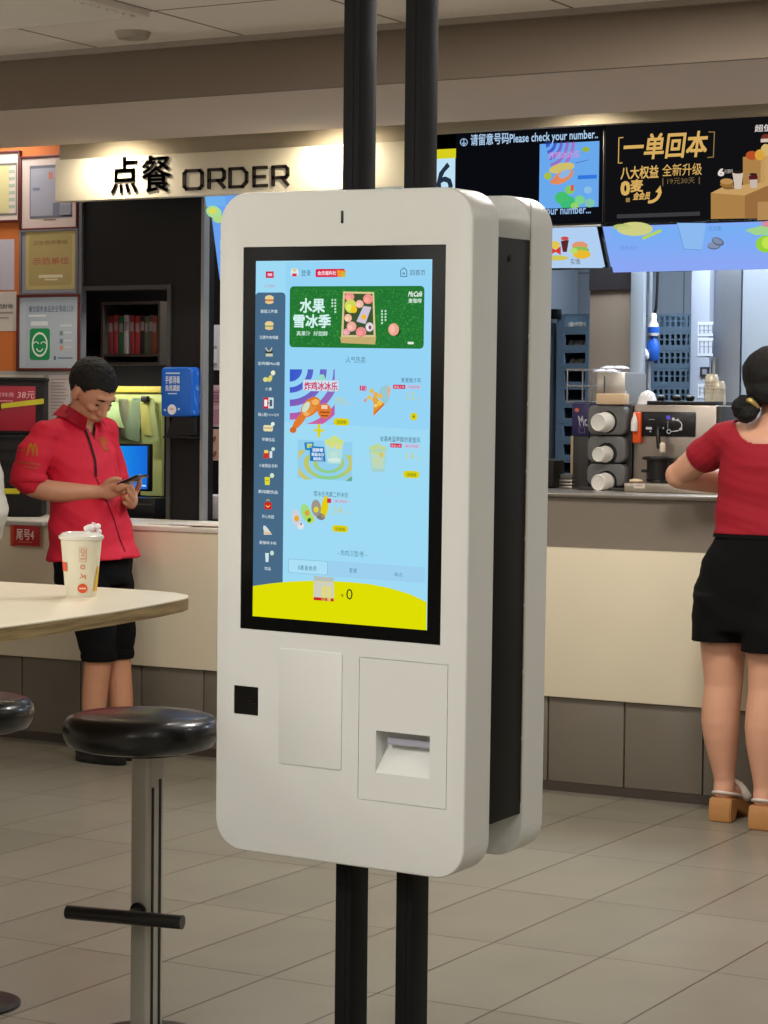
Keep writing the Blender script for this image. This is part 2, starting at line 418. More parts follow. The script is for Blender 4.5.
# ------------------------------------------------------------------ order sign
sg = empty('order_sign', ((xs0+xs1)/2, YS+.05, 2.2), 0, 'long backlit-looking cream fascia sign reading ORDER in dark raised letters', 'sign')
sg['label'] = 'long cream fascia sign with dark raised letters reading ORDER over the left counter'
zt_, zb_ = PY(55, 160, YS).z, PY(55, 202, YS).z
B().box(PY(55, 180, YS).x, xs1, YS, YS+.05, zb_, zt_, .004).make('sign_panel', mat('cream_sign', (243, 236, 214), .5, var=.02), sg)
ink = mat('sign_letter', (44, 34, 28), .5)
def raised(prims, name, Y=None):
    """prims: polygons in photo px on the sign face, raised 12 mm"""
    Y = YS if Y is None else Y
    b = B()
    for pts in prims:
        q = [(PY(px, py, Y).x, PY(px, py, Y).z) for px, py in pts]
        a = sum(q[i][0]*q[(i+1) % len(q)][1]-q[(i+1) % len(q)][0]*q[i][1] for i in range(len(q)))
        if a < 0: q = q[::-1]
        b.prism(q, Y-.006, Y)
    return b.make(name, ink, sg)
def strokes(lines, w):
    out = []
    for pts in lines:
        for a, c in zip(pts, pts[1:]):
            dx, dy = c[0]-a[0], c[1]-a[1]; l = math.hypot(dx, dy); nx, ny = -dy/l*w/2, dx/l*w/2; ex, ey = dx/l*w*.35, dy/l*w*.35
            out.append([(a[0]-ex+nx, a[1]-ey+ny), (c[0]+ex+nx, c[1]+ey+ny), (c[0]+ex-nx, c[1]+ey-ny), (a[0]-ex-nx, a[1]-ey-ny)])
    return out
def LT(x0, x1, kind):
    t = lambda x: 171.2-(x-184)*.046; bt = lambda x: 189.3-(x-184)*.046
    m_ = lambda u, v: (x0+(x1-x0)*u, t(x0+(x1-x0)*u)*(1-v)+bt(x0+(x1-x0)*u)*v)
    S = {'O': [[(.12, 0), (.88, 0), (1, .14), (1, .86), (.88, 1), (.12, 1), (0, .86), (0, .14), (.12, 0)]],
         'R': [[(0, 1), (0, 0), (.85, 0), (1, .12), (1, .48), (.88, .6), (0, .6)], [(.6, .6), (1, 1)]],
         'D': [[(0, 0), (.75, 0), (1, .25), (1, .75), (.75, 1), (0, 1), (0, 0)]],
         'E': [[(1, 0), (0, 0), (0, 1), (1, 1)], [(0, .5), (.85, .5)]]}[kind]
    raised(strokes([[m_(*p) for p in l] for l in S], 3.2), 'letter')
for a, c, kd in ((184.8, 202.5, 'O'), (209.5, 224.5, 'R'), (230.5, 247, 'D'), (254.5, 267, 'E'), (273.5, 288, 'R')): LT(a, c, kd)
def raised_text(t, x0, y0, x1, y1, name='letter'):
    vs, fs, a, b_, c, d = glyphs(t, 0.0)
    u0, v1 = PY(x0, y0, YS).x, PY(x0, y0, YS).z; u1 = PY(x1, y0, YS).x; v0 = PY(x0, y1, YS).z
    bm = bmesh.new()
    for sx_, sy_ in ((-.012, -.012), (.012, -.012), (-.012, .012), (.012, .012)):
        V = [bm.verts.new((u0+(x+sx_-a)/(b_-a)*(u1-u0), YS-.006, v0+(y+sy_-c)/(d-c)*(v1-v0))) for x, y in vs]
        for f in fs:
            try: bm.faces.new([V[i] for i in f])
            except ValueError: pass
    r = bmesh.ops.extrude_face_region(bm, geom=bm.faces[:])
    for g in r['geom']:
        if isinstance(g, bmesh.types.BMVert): g.co.y = YS
    bmesh.ops.recalc_face_normals(bm, faces=bm.faces[:])
    me = bpy.data.meshes.new('t'); bm.to_mesh(me); bm.free(); return link(name, me, ink, sg)
raised_text('点', 112, 158, 138, 193.5); raised_text('餐', 143, 156.5, 171, 192.5)
# ------------------------------------------------------------------ ceiling fittings
p = PZ(133, 32, ZT)
t = tag(B().lathe([(.05, -.022), (.055, -.012), (.06, 0)], (p.x, p.y, ZT), 32).make('smoke_detector', mat('detector_white', (170, 160, 148), .5)), 'small round detector disc on the ceiling tiles', 'detector')
v = empty('ceiling_vent', (-4.5, 5.73, ZT-.02), 0, 'square slatted air vent in the ceiling', 'vent')
vm = mat('vent_grey', (232, 224, 214), .5)
b = B()
for q in (0, 1): b.box(-4.79, -4.21, 5.44+.55*q, 5.47+.55*q, ZT-.02, ZT-.001).box(-4.79+.55*q, -4.76+.55*q, 5.47, 5.99, ZT-.02, ZT-.001)
b.make('frame', vm, v)
sl = B()
for i in range(12): sl.box(-4.76, -4.24, 5.49+i*.042, 5.50+i*.042, ZT-.028, ZT-.004, rot=Matrix.Rotation(.6, 3, 'X'))
sl.make('slats', vm, v)
B().box(-4.76, -4.24, 5.47, 5.99, ZT-.003, ZT-.001).make('backing', mat('vent_dark', (50, 44, 40), .8), v)
for i, px in enumerate((97, 322, 568, 815)):
    q = PY(px, 150, YC+.07)
    d = empty('downlight', (q.x, YC+.075, zs+.06), 0, ['recessed downlight over the left end of the order sign', 'recessed downlight over the right end of the order sign', 'recessed downlight over the number display', 'recessed downlight over the gold lettered promo board'][i], 'downlight', 'downlights behind the soffit edge')
    B().lathe([(.030, .0), (.034, 0), (.034, .05), (.03, .05)], (q.x, YC+.055, zs+.06), 24).make('housing', mat('white_metal', (220, 218, 210), .4), d)
    B().lathe([(.02, -.002), (.024, 0)], (q.x, YC+.055, zs+.059), 20).make('lens', emit_mat('lamp_glow', (255, 240, 205), 6), d)
    l = bpy.data.lights.new('spot', 'SPOT'); l.energy = 20; l.spot_size = math.radians(150); l.spot_blend = 1.0; l.color = (1, .87, .66); l.shadow_soft_size = .02
    lo = bpy.data.objects.new('spot', l); COL.objects.link(lo); lo.location = (q.x, YC+.055, zs+.05); lo.rotation_euler = (math.radians(20), 0, 0)
# ------------------------------------------------------------------ wall frames and papers (left)
def wall_thing(name, label, cat, px0, py0, px1, py1, Y, fm, fw_=3, depth=.02, group=None, inner=(230, 225, 215), draw=None, pm=None):
    a, c = PY(px0, py0, Y), PY(px1, py1, Y)
    x0, x1, z0, z1 = a.x, c.x, c.z, a.z
    t = empty(name, ((x0+x1)/2, Y, z0), 0, label, cat, group)
    w_ = fw_*.0038
    b = B()
    if fw_:
        b.box(x0, x1, Y-depth, Y-.001, z1-w_, z1, .002).box(x0, x1, Y-depth, Y-.001, z0, z0+w_, .002)
        b.box(x0, x0+w_, Y-depth, Y-.001, z0+w_, z1-w_, .002).box(x1-w_, x1, Y-depth, Y-.001, z0+w_, z1-w_, .002)
        b.make('frame', fm, t)
    B().box(x0+w_, x1-w_, Y-depth*.55, Y+.0005, z0+w_, z1-w_).make('backing', mat('board_%d_%d_%d' % inner, inner, .5, var=.02), t)
    if draw:
        cv = wallcanvas(Y-depth*.55); draw(cv); cv.make('print', PRINT(), t)
    return t
mar = mat('maroon_frame', (98, 40, 38), .4); gre = mat('grey_frame', (120, 120, 128), .4)
def d1(c):
    c.frame(-8, 164, 17, 215, 1, (120, 120, 110)); c.rect(-7, 166, 9, 213, (214, 204, 150), 1)
    for i in range(6): c.rect(9, 170+i*7, 15, 173+i*7, (170, 185, 165), 1)
wall_thing('picture_frame', 'maroon framed pale certificate cut by the left edge of the photo', 'frame', -20, 153, 22, 222, YW, mar, 2.5, inner=(222, 208, 196), draw=d1)
def d2(c):
    c.rect(30, 166, 72, 217, (164, 164, 178)); c.frame(30, 166, 72, 217, .7, (110, 112, 125), 2)
    c.rect(49, 172, 53, 179, (200, 120, 110), 2); c.rect(33, 188, 40, 190.5, (120, 125, 150), 2); c.rect(53, 203, 60, 215, (120, 124, 142), 2); c.rect(61, 205, 71, 216, (150, 150, 165), 2)
    c.rect(44, 219.3, 56, 220, (130, 110, 110), 2)
wall_thing('picture_frame', 'maroon framed grey certificate partly behind the cream order sign', 'frame', 22, 157, 80, 229, YW, mar, 2.5, inner=(214, 194, 186), draw=d2)
def d3(c):
    c.rect(26, 232, 75, 289, (196, 178, 120)); c.rect(29, 236, 72, 285, (180, 160, 106), 2, 3)
    c.text('卫生信用等级', 33, 241, 68, 245, (120, 100, 60), 3); c.text('示范单位', 33, 258, 69, 265, (190, 96, 80), 3, .01); c.rect(39, 275, 63, 277.5, (226, 216, 180), 3); c.rect(45, 279, 58, 280.2, (226, 216, 180), 3)
wall_thing('award_plaque', 'gold plaque in a grey frame between two maroon frames', 'plaque', 22, 230.5, 80, 294, YW, gre, 2.5, inner=(150, 150, 158), draw=d3)
def d4(c):
    c.rect(26, 299, 79, 366, (182, 196, 210)); c.text('餐饮服务食品安全等级公示', 29, 306, 74, 312.5, (70, 80, 130), 2)
    c.rect(29, 315, 46, 316.5, (236, 240, 244), 2); c.rect(31, 321.5, 48, 325.5, (226, 236, 240), 2)
    c.rect(30, 328.5, 50, 360, (24, 150, 86), 2, 2.5); c.arc(40, 344.5, 6.6, 8, 0, 360, (235, 250, 240), 3, 1.55, 28)
    for q in (36.3, 43.7): c.arc(q, 344, 1.9, 2.9, 180, 360, (235, 250, 240), 3, .9, 8)
    c.arc(40, 348, 2.4, 3.6, 5, 175, (235, 250, 240), 3, 1.1, 10)
    c.rect(60, 324.5, 72, 326.5, (210, 220, 228), 2)
    for q, cc in ((331, (130, 140, 150)), (339, (110, 130, 170)), (345.5, (220, 150, 120))): c.rect(60, q, 63, q+4.5, cc, 2); c.rect(64, q+1, 72, q+2, (220, 226, 232), 2)
    c.frame(64, 346, 72, 352, .5, (205, 180, 180), 2); c.rect(54, 356, 56, 360, (80, 100, 130), 2); c.rect(58, 357.5, 73, 358.7, (100, 112, 140), 2)
wall_thing('notice_board', 'maroon framed hygiene notice with a green smiling face badge', 'notice', 19, 295, 82, 371, YW, mar, 3.2, inner=(190, 202, 214), draw=d4)
wall_thing('paper_notice', 'blank lilac sheet on the orange wall at the left photo edge', 'paper', -12, 240, 14.5, 290, YW, None, 0, .004, inner=(206, 200, 214))
def d5(c): c.text('的财物', -2, 304, 13, 309, (60, 55, 60), 2); c.rect(-4, 312, 13, 313.5, (160, 150, 150)); c.rect(-4, 317, 9, 318.5, (170, 160, 160))
wall_thing('paper_notice', 'cream notice with dark printed characters on the orange wall', 'paper', -12, 292, 16.5, 331, YW, None, 0, .004, inner=(216, 208, 200), draw=d5)
def lines_(x0, x1, y0, y1, n, col):
    def f(c):
        for i in range(n): yy = y0+(y1-y0)*i/n; c.rect(x0, yy, x1-(i*7 % 5), yy+.9, col)
    return f
wall_thing('paper_notice', 'yellow edged white sheet low on the grey wall behind the delivery boxes', 'paper', -6, 375, 43.5, 436, YW-.002, None, 0, .004, inner=(214, 206, 190), draw=lines_(2, 40, 380, 432, 12, (190, 180, 170)))
wall_thing('paper_notice', 'white printed list on the grey wall behind the man in the red shirt', 'paper', 49, 375, 70, 420, YW-.002, None, 0, .004, inner=(222, 214, 214), draw=lines_(51, 68, 379, 418, 12, (180, 150, 155)))
# papers on the middle wall
def dm1(c): c.rect(211, 346, 217, 366, (140, 142, 150)); c.rect(213, 349, 217, 363, (210, 208, 214), 2)
wall_thing('paper_notice', 'white sheet with a grey drawing on the slate wall left of the kiosk', 'paper', 205.8, 325, 240, 370, YM, None, 0, .004, inner=(196, 192, 200), draw=dm1)
wall_thing('paper_notice', 'pink printed sheet on the slate wall left of the kiosk', 'paper', 205.8, 385, 240, 427, YM, None, 0, .004, inner=(196, 160, 172), draw=lambda c: (c.rect(208, 390, 230, 405, (176, 120, 140)), c.rect(208, 409, 230, 424, (176, 120, 140)), lines_(210, 228, 392, 404, 4, (226, 190, 200))(c)))
def dm3(c):
    for q in ((209, 441), (214.5, 439), (209.5, 454), (215, 454)): c.ell(q[0], q[1], 1.6, 3.2, (140, 78, 70), 2, 20)
wall_thing('paper_notice', 'flesh toned picture sheet with small shapes under the pink sheet', 'paper', 205.8, 429, 240, 461, YM, None, 0, .004, inner=(206, 164, 148), draw=dm3)
tag(B().box(PY(205.8, 490, 8.2).x, PY(240, 490, 8.2).x, 8.1, 8.2, zct+.02, PY(210, 494, 8.2).z, .01).make('takeaway_bag', mat('grey_bag', (190, 184, 190), .6)), 'pale grey paper bag standing on the counter just left of the kiosk', 'bag')
# ------------------------------------------------------------------ office seen through the opening
YS2 = YO-.22
def pb(px0, py0, px1, py1, Y): a, c = PY(px0, py0, Y), PY(px1, py1, Y); return a.x, c.x, c.z, a.z
x0, x1, z0, z1 = pb(101, 302, 160, 362, YS2)
bs = empty('binder_shelf', ((x0+x1)/2, YO-.1, z0), 0, 'dark open shelf box holding a row of binders in the back office', 'shelf')
B().box(x0, x1, YS2, YO, z0-.012, z0).box(x0, x1, YS2, YO, z1-.012, z1).box(x0, x0+.012, YS2, YO, z0, z1-.012).box(x1-.012, x1, YS2, YO, z0, z1-.012).make('shelf_box', mat('shelf_dark', (66, 60, 56), .5), bs)
B().box(x0+.012, x1-.012, YO-.012, YO-.001, z0, z1-.012).make('shelf_back', mat('shelf_back', (22, 20, 22), .7), bs)
zbb = PY(130, 354, YS2+.03).z
B().box(x0+.012, x1-.012, YS2+.004, YO-.012, zbb-.012, zbb).make('inner_shelf', mat('shelf_dark', (66, 60, 56), .5), bs)
cols = [(92, 98, 84), (150, 62, 66), (166, 66, 74), (36, 110, 74), (196, 192, 198), (158, 62, 62), (170, 66, 66), (50, 46, 48), (96, 104, 84), (88, 88, 82), (150, 74, 56)]
xs = [105.5, 110.5, 115.8, 121, 126, 132, 137.5, 142.5, 146.7, 151, 154.5]
nm = ['grey green binder at the left end of the shelf', 'red binder beside the left end grey green binder', 'red binder touching the dark green binder', 'dark green binder in the row on the office shelf', 'white binder in the row on the office shelf', 'red binder right of the white binder', 'second red binder right of the white binder', 'black binder in the row on the office shelf', 'olive binder right of the black binder', 'narrow grey binder near the right end of the shelf', 'brown binder at the right end of the office shelf']
for c, px, n_ in zip(cols, xs, nm):
    q0, q1, _, _ = pb(px-2.1, 318, px+2.1, 350, YS2+.03); tz = zbb+.172+random.uniform(-.006, .006)
    b = B().box(q0, q1, YS2+.03, YO-.03, zbb+.0005, tz, .002)
    o = empty('binder', ((q0+q1)/2, YS2+.1, z0), 0, n_, 'binder', 'binders on the office shelf'); b.make('cover', mat('binder_%d_%d' % c[:2], c, .5), o)
    B().box(q0+.003, q1-.003, YS2+.0285, YS2+.0302, tz-.07, tz-.03).make('spine_label', mat('spine_label', (150, 140, 140), .6), o)
x0, x1, z0, z1 = pb(99, 386, 161.5, 496, YO-.02)
bd = empty('pin_board', ((x0+x1)/2, YO-.01, z0), 0, 'olive green board with a yellow rail in the back office', 'board')
B().box(x0, x1, YO-.02, YO-.001, z0, z1).make('panel', mat('olive_board', (176, 184, 116), .6, var=.08), bd)
a0, a1, b0, b1 = pb(99, 386, 161.5, 392.5, YO-.04)
B().box(a0, a1, YO-.045, YO-.02, b0, b1, .003).make('rail', mat('yellow_rail', (190, 172, 66), .5), bd)
def sheet(name, label, pts, Y, col, curl=.02, cat='paper'):
    """bent sheet of paper with real thickness"""
    P_ = [PY(x_, y_, Y) for x_, y_ in pts]; b = B(); n = 6
    me = bmesh.new(); L_ = []
    for i in range(n+1):
        u = i/n; l = P_[0].lerp(P_[3], u); r = P_[1].lerp(P_[2], u); off = -curl*math.sin(u*2.2)
        L_.append((l+Vector((0, off, 0)), r+Vector((0, off*.5, 0))))
    vs = [(me.verts.new(l), me.verts.new(l.lerp(r, .5)+Vector((0, -curl*.4, 0))), me.verts.new(r)) for l, r in L_]
    for q, r in zip(vs, vs[1:]):
        me.faces.new((q[0], q[1], r[1], r[0])); me.faces.new((q[1], q[2], r[2], r[1]))
    bmesh.ops.solidify(me, geom=me.faces[:], thickness=.0015)
    m_ = bpy.data.meshes.new('s'); me.to_mesh(m_); me.free()
    return tag(link(name, m_, mat('sheet_%d_%d_%d' % col, col, .7, var=.05), None, 60), label, cat)
sheet('paper_sheet', 'curled mint green sheet hanging on the olive board beside the face of the man', [(105, 397), (118, 397), (127, 428), (112, 424)], YO-.05, (184, 206, 150), .05)
sheet('paper_sheet', 'grey sheet pinned behind the curled mint sheet', [(119, 399), (128, 399), (128, 440), (112, 436)], YO-.03, (150, 150, 124), .01)
pd = empty('clipped_papers', PY(145, 443, YO-.06), 0, 'bundle of pale green forms hanging from a black clip on the board', 'papers')
for pts, col, Yq in (([(132, 398), (142, 398), (140, 442), (126, 438)], (140, 160, 128), YO-.04), ([(143, 396), (154, 399), (160, 441), (144, 443)], (186, 196, 138), YO-.055), ([(140, 402), (148, 400), (153, 436), (144, 434)], (200, 196, 110), YO-.064)):
    o = sheet('sheet', None, pts, Yq, col, .012, None); o.name = 'sheet'; o.parent = pd; o.matrix_parent_inverse = wm(pd).inverted()
a0, a1, b0, b1 = pb(140, 396, 146, 402, YO-.09)
B().box(a0, a1, YO-.085, YO-.06, b0, b1, .003).make('clip', mat('clip_black', (20, 20, 20), .4), pd)
lq = bpy.data.lights.new('board_fill', 'AREA'); lq.energy = 2.2; lq.size = .4; lq.shape = 'RECTANGLE'; lq.size_y = .03; lq.color = (1, .97, .85)  # unseen fill added below the shelf to brighten the olive board
lo = bpy.data.objects.new('board_fill', lq); COL.objects.link(lo); lo.location = (PY(130, 380, YO).x, YO-.24, PY(130, 374, YO).z); lo.rotation_euler = (math.radians(25), 0, 0)
# desk, monitor
x0, x1, _, _ = pb(88, 500, 168, 515, 8.4)
zd = zct+.005
tag(B().box(x0, x1+.06, YW+.1, YO-.03, zd-.03, zd, .003).make('office_desk', mat('desk_dark', (34, 32, 34), .4)), 'dark desk shelf inside the back office opening', 'desk')
struct('trim_6', B().box(x0, x1+.06, YO-.05, YO-.03, 0, zd-.03).box(x0, x1+.06, YW+.1, YW+.12, 0, zd-.03), blk)
YMo = 8.36
x0, x1, z0, z1 = pb(108, 443, 149, 491.5, YMo)
mo = empty('computer_monitor', ((x0+x1)/2, YMo+.05, zd), 0, 'computer monitor showing a plain blue desktop behind the phone of the man', 'monitor')
B().box(x0, x1, YMo, YMo+.03, z0, z1, .004).make('casing', mat('monitor_black', (22, 22, 24), .35), mo)
cv = wallcanvas(YMo)
for i in range(12):
    cc = (20+i*2, 120+i*4, 225+i); cv.rect(109.3+i*3.2, 446, min(147.3, 109.3+(i+1)*3.2), 489, (24, 150-i*4, 236-i*2))
cv.rect(142, 485, 146, 486.5, (200, 226, 250), 2)
cv.make('screen', SCREEN(), mo)
B().box((x0+x1)/2-.03, (x0+x1)/2+.03, YMo+.03, YMo+.05, zd+.01, z0+.1).box((x0+x1)/2-.09, (x0+x1)/2+.09, YMo-.02, YMo+.1, zd, zd+.012, .003).make('stand', mat('monitor_black', (22, 22, 24), .35), mo)
x0, x1, z0, z1 = pb(122, 497, 160, 515, 8.2)
kb = empty('cash_drawer', ((x0+x1)/2, 8.25, zd), 0, 'low black equipment box on the desk under the monitor', 'box')
B().box(x0, x1, 8.16, 8.3, zd, z1, .004).make('body', mat('monitor_black', (22, 22, 24), .35), kb)
B().box(x0+.01, x1-.01, 8.155, 8.16, z1-.03, z1-.024).make('slot', mat('slot_grey', (70, 76, 74), .5), kb)
x0, x1, z0, z1 = pb(150, 488, 160, 497, 8.33)
# blue dispenser on the black wall
x0, x1, z0, z1 = pb(160.5, 367, 192, 417, YW-.075)
ds = empty('wall_dispenser', ((x0+x1)/2, YW, z0), 0, 'bright blue hand gel dispenser with white printing on the black wall', 'dispenser')
bm_ = mat('blue_plastic', (16, 96, 200), .3, coat=.3)
B().prism(rrect(x0, z0, x1, z1, .018, 5), YW-.075, YW-.001, .012, 3).make('housing', bm_, ds)
c = wallcanvas(YW-.075)
c.text('手部消毒', 165.5, 376, 180, 383.5, (225, 238, 250), 1, .02); c.text('免洗凝胶', 165.5, 385, 180, 391, (225, 238, 250), 1, .02)
c.rect(166, 372.5, 180, 374, (190, 215, 245)); c.rect(168, 393, 177, 394.2, (190, 215, 245)); c.ell(172, 409.5, 4.4, 5.2, (228, 234, 244)); c.rect(170, 408.6, 174, 409.6, (220, 110, 110), 2)
c.rect(164, 409, 166, 411, (180, 210, 240)); c.rect(178, 408, 180, 410, (180, 210, 240))
c.make('print', PRINT(), ds)
cs = Canvas(lambda a, b_: (a, b_), lambda u, v_, L: (x1+.0009+L, YW-.008-u*.06, z0+v_*(z1-z0)))
for i in range(16): q = random.random(); r_ = random.random(); cs.ell(.1+.8*q, .06+.88*r_, .05+.05*random.random(), .012+.02*random.random(), (150, 190, 236), 1, random.randint(0, 90), 8)
cs.make('side_pattern', PRINT(), ds)
B().prism([(x1-.13, z0-.08), (x1-.005, z0-.075), (x1-.005, z0-.001), (x1-.1, z0-.001)], YW-.07, YW-.001).box(x0+.03, x1, YW-.10, YW-.001, z0-.088, z0-.08, .002).make('drip_tray', mat('monitor_black', (22, 22, 24), .35), ds)
# brochures lying on the worktop, delivery boxes
for i, (a, q, col) in enumerate(((175, 527, (208, 202, 196)), (196, 528, (196, 190, 186)), (212, 529.5, (206, 188, 170)))):
    g = PZ(a, q-2.5, zct+.02); tag(B().box(g.x-.09, g.x+.09, g.y-.06, g.y+.06, zct+.0205+i*.0025, zct+.0228+i*.0025, rot=Matrix.Rotation(.1*i, 3, 'Z')).make('leaflet', mat('leaflet_%d' % i, col, .6)), ['pale grey leaflet lying on the white worktop, leftmost of the three', 'grey leaflet in the middle of the three on the worktop', 'tan leaflet nearest the kiosk on the white worktop'][i], 'leaflet', 'leaflets on the worktop')
YD = YC+.27
bk = mat('black_fabric', (28, 26, 28), .8, var=.15); yl = mat('yellow_tape', (206, 196, 40), .45, var=.1)
def dbox(py0, py1, label, px1, zbase):
    x0, x1, z0, z1 = pb(-38, py0, px1, py1, YD); z0 = zbase if zbase else z0
    t = empty('delivery_box', (x1, YD, z0), 0, label, 'box', 'delivery boxes on the counter')
    B().box(x0, x1, YD, YD+.18, z0, z1-.005, .015, 3).make('body', bk, t)
    B().box(x0-.005, x1+.005, YD-.006, YD+.18, z1-.012, z1+.002, .004).make('lid', bk, t); return t, x0, x1, z0, z1
t1, x0, x1, z0, z1 = dbox(434, 517, 'lower black fabric delivery box with a yellow tape strip, on the counter', 42, zct+.0205)
for q in (449, 462, 480): a0, a1, b0, b1 = pb(-34, q, 41, q+1.5, YD); B().box(a0, a1, YD-.006, YD, b0, b1).make('seam', mat('fabric_seam', (58, 56, 58), .8), t1)
a0, a1, b0, b1 = pb(-30, 486.5, 21, 493.5, YD); B().box(a0, a1, YD-.008, YD-.001, b0, b1, .002).make('tape', yl, t1)
zt1 = z1+.0025
t2, x0, x1, z0, z1 = dbox(378, 434, 'upper delivery box with a red front and yellow tape, topmost on the counter stack', 43.5, zt1)
a0, a1, b0, b1 = pb(-34, 386, 36, 431, YD); B().box(a0, a1, YD-.006, YD-.0005, b0, b1, .002).make('front_panel', mat('red_vinyl', (158, 26, 46), .45), t2)
c = wallcanvas(YD-.006); c.text('38元', 18, 391.5, 34, 398.5, (236, 170, 176), 2, .01, .15); c.text('专送特惠', -8, 392.5, 15, 397, (230, 160, 168)); c.rect(-4, 400.5, 14, 401.5, (226, 150, 160)); c.make('front_print', PRINT(), t2)
a0, a1, b0, b1 = pb(4, 401, 44, 409, YD)
B().prism([(a0, b0), (a1, b0+.022), (a1, b1+.012), (a0, b1-.012)], YD-.011, YD-.0065).make('tape', yl, t2)
a0, a1, b0, b1 = pb(-6, 402, 3.5, 411, YD); B().box(a0, a1, YD-.012, YD-.0065, b0, b1, .002).make('buckle', bk, t2)
for t_ in (t1, t2): t_.rotation_euler.z = math.radians(31); t_.scale.x = .84
# red number tag hung from the worktop edge
x0, x1, z0, z1 = pb(11.5, 524, 39, 546.5, YC-.045)
tg = empty('number_tag', ((x0+x1)/2, YC-.045, z1), 0, 'red hanging tag with white characters under the worktop edge', 'tag')
B().box(x0, x1, YC-.045, YC-.04, z0, z1, .0015).make('plate', mat('tag_red', (190, 30, 32), .4), tg)
B().box(x0-.006, x0+.014, YC-.046, YC-.039, z0-.004, zct+.0022, .0015).make('edge_strip', mat('tag_orange', (214, 74, 40), .4), tg)
c = wallcanvas(YC-.045); c.text('尾号4', 16.5, 529, 34, 539.5, (250, 225, 215), 1, .02); c.rect(18, 541.5, 32, 542.7, (230, 140, 130)); c.make('print', PRINT(), tg)
x0, x1, z0, z1 = pb(4, 519, 44, 523.5, YC-.04)
tag(B().box(x0, x1, YC-.05, YC-.031, zct+.002, zct+.018, .002).make('metal_rail', mat('rail_white', (210, 208, 206), .3, .4)), 'short metal rail on the worktop edge above the red tag', 'rail')
# ================================================================== KIOSK
kR = (Matrix.Rotation(-0.0182, 3, 'Z') @ Matrix.Rotation(0.0214, 3, 'X') @ Matrix.Rotation(0.0152, 3, 'Y'))
kO = Vector((-2.214, 3.803, 1.293))
def KF(px, py, y=0.0):
    d = kR.transposed() @ ray(px, py); o = kR.transposed() @ (CAM-kO); t = (y-o.y)/d.y; q = o+d*t; return q
def KX(px, py, x):
    d = kR.transposed() @ ray(px, py); o = kR.transposed() @ (CAM-kO); t = (x-o.x)/d.x; return o+d*t
ki = bpy.data.objects.new('ordering_kiosk', None); COL.objects.link(ki); ki.empty_display_size = .1
ki.location = kO; ki.rotation_euler = kR.to_euler()
tag(ki, 'tall white double sided self ordering kiosk with a bright touchscreen, held on two black posts', 'kiosk')
LOCAL[0] = True
wh = mat('kiosk_white', (222, 224, 220), .42, var=.012, scale=2, bump=.06, bscale=260)
ZT_, ZB_ = .4765, -.811
fx0, fx1 = -.2795, .2795
me = B().prism(rrect(fx0, ZB_, fx1, ZT_, .062, 10), 0, .104, .005, 3).mesh()
# cut: display recess, scanner window, receipt slot, service panel groove
def cutbox(x0, x1, y0, y1, z0, z1):
    return B().box(x0, x1, y0, y1, z0, z1).mesh()
bTL, bBR = KF(243.5, 247.2), KF(440.2, 645.4)
bx0, bx1, bz0, bz1 = -.2235, .2235, 0, 0
c0 = KF(243.5, 247.2); c1 = KF(446.1, 244.3); c2 = KF(440.2, 645.4); c3 = KF(240.1, 628.3)
bx0 = (c0.x+c3.x)/2; bx1 = (c1.x+c2.x)/2; bz1 = (c0.z+c1.z)/2; bz0 = (c2.z+c3.z)/2
me = boolean(me, cutbox(bx0, bx1, -.01, .012, bz0, bz1))
s0, s1 = KF(234, 685), KF(258, 716)
me = boolean(me, cutbox(s0.x, s1.x, -.01, .035, s1.z, s0.z))
r0, r1 = KF(376, 730.5), KF(429.3, 779.5)
wedge = bmesh.new()
vs = [wedge.verts.new(v) for v in ((r0.x, -.01, r0.z), (r0.x, .045, r0.z), (r0.x, .04, r0.z-.035), (r0.x, -.001, r1.z), (r0.x, -.01, r1.z),
                                   (r1.x, -.01, r0.z), (r1.x, .045, r0.z), (r1.x, .04, r0.z-.035), (r1.x, -.001, r1.z), (r1.x, -.01, r1.z))]
for f in ((0, 1, 2, 3, 4), (9, 8, 7, 6, 5), (0, 5, 6, 1), (1, 6, 7, 2), (2, 7, 8, 3), (3, 8, 9, 4), (4, 9, 5, 0)): wedge.faces.new([vs[i] for i in f])
bmesh.ops.recalc_face_normals(wedge, faces=wedge.faces[:]); wm_ = bpy.data.meshes.new('w'); wedge.to_mesh(wm_); wedge.free()
me = boolean(me, wm_)
g0, g1 = KF(359.5, 657.5), KF(446.5, 809)
gx0, gx1, gz0, gz1 = .049, .2405, KF(448.5, 664.5).z-.001, 0
gz1 = -.4065; gz0 = -.6785
for a in ((gx0-.0007, gx0+.0007, gz0, gz1), (gx1-.0007, gx1+.0007, gz0, gz1), (gx0, gx1, gz1-.0007, gz1+.0007), (gx0, gx1, gz0-.0007, gz0+.0007)):
    me = boolean(me, cutbox(a[0], a[1], -.01, .0022, a[2], a[3]))
shell = link('front_shell', me, wh, ki, 15)
B().prism(rrect(-.131, -.628, .0115, -.402, .004, 3), -.0022, .0005, .0012, 2).make('reader_panel', wh, ki)
gl = mat('black_glass', (10, 11, 11), .35, var=.02, spec=.12)
B().box(bx0+.0005, bx1-.0005, .0008, .0115, bz0+.0005, bz1-.0005, .0008).make('screen_bezel', gl, ki)
B().box(s0.x+.0005, s1.x-.0005, .0015, .034, s1.z+.0005, s0.z-.0005).box((s0.x+s1.x)/2, s1.x-.006, .0002, .0015, s1.z+.020, s1.z+.028, .0005).make('scanner_window', mat('scanner_black', (6, 6, 7), .15, coat=.4), ki)
q = KF(342.3, 217); B().box(q.x-.0028, q.x+.0028, -.001, .001, q.z-.012, q.z+.012, .0015).make('camera_slot', mat('slot_black', (14, 14, 14), .4), ki)
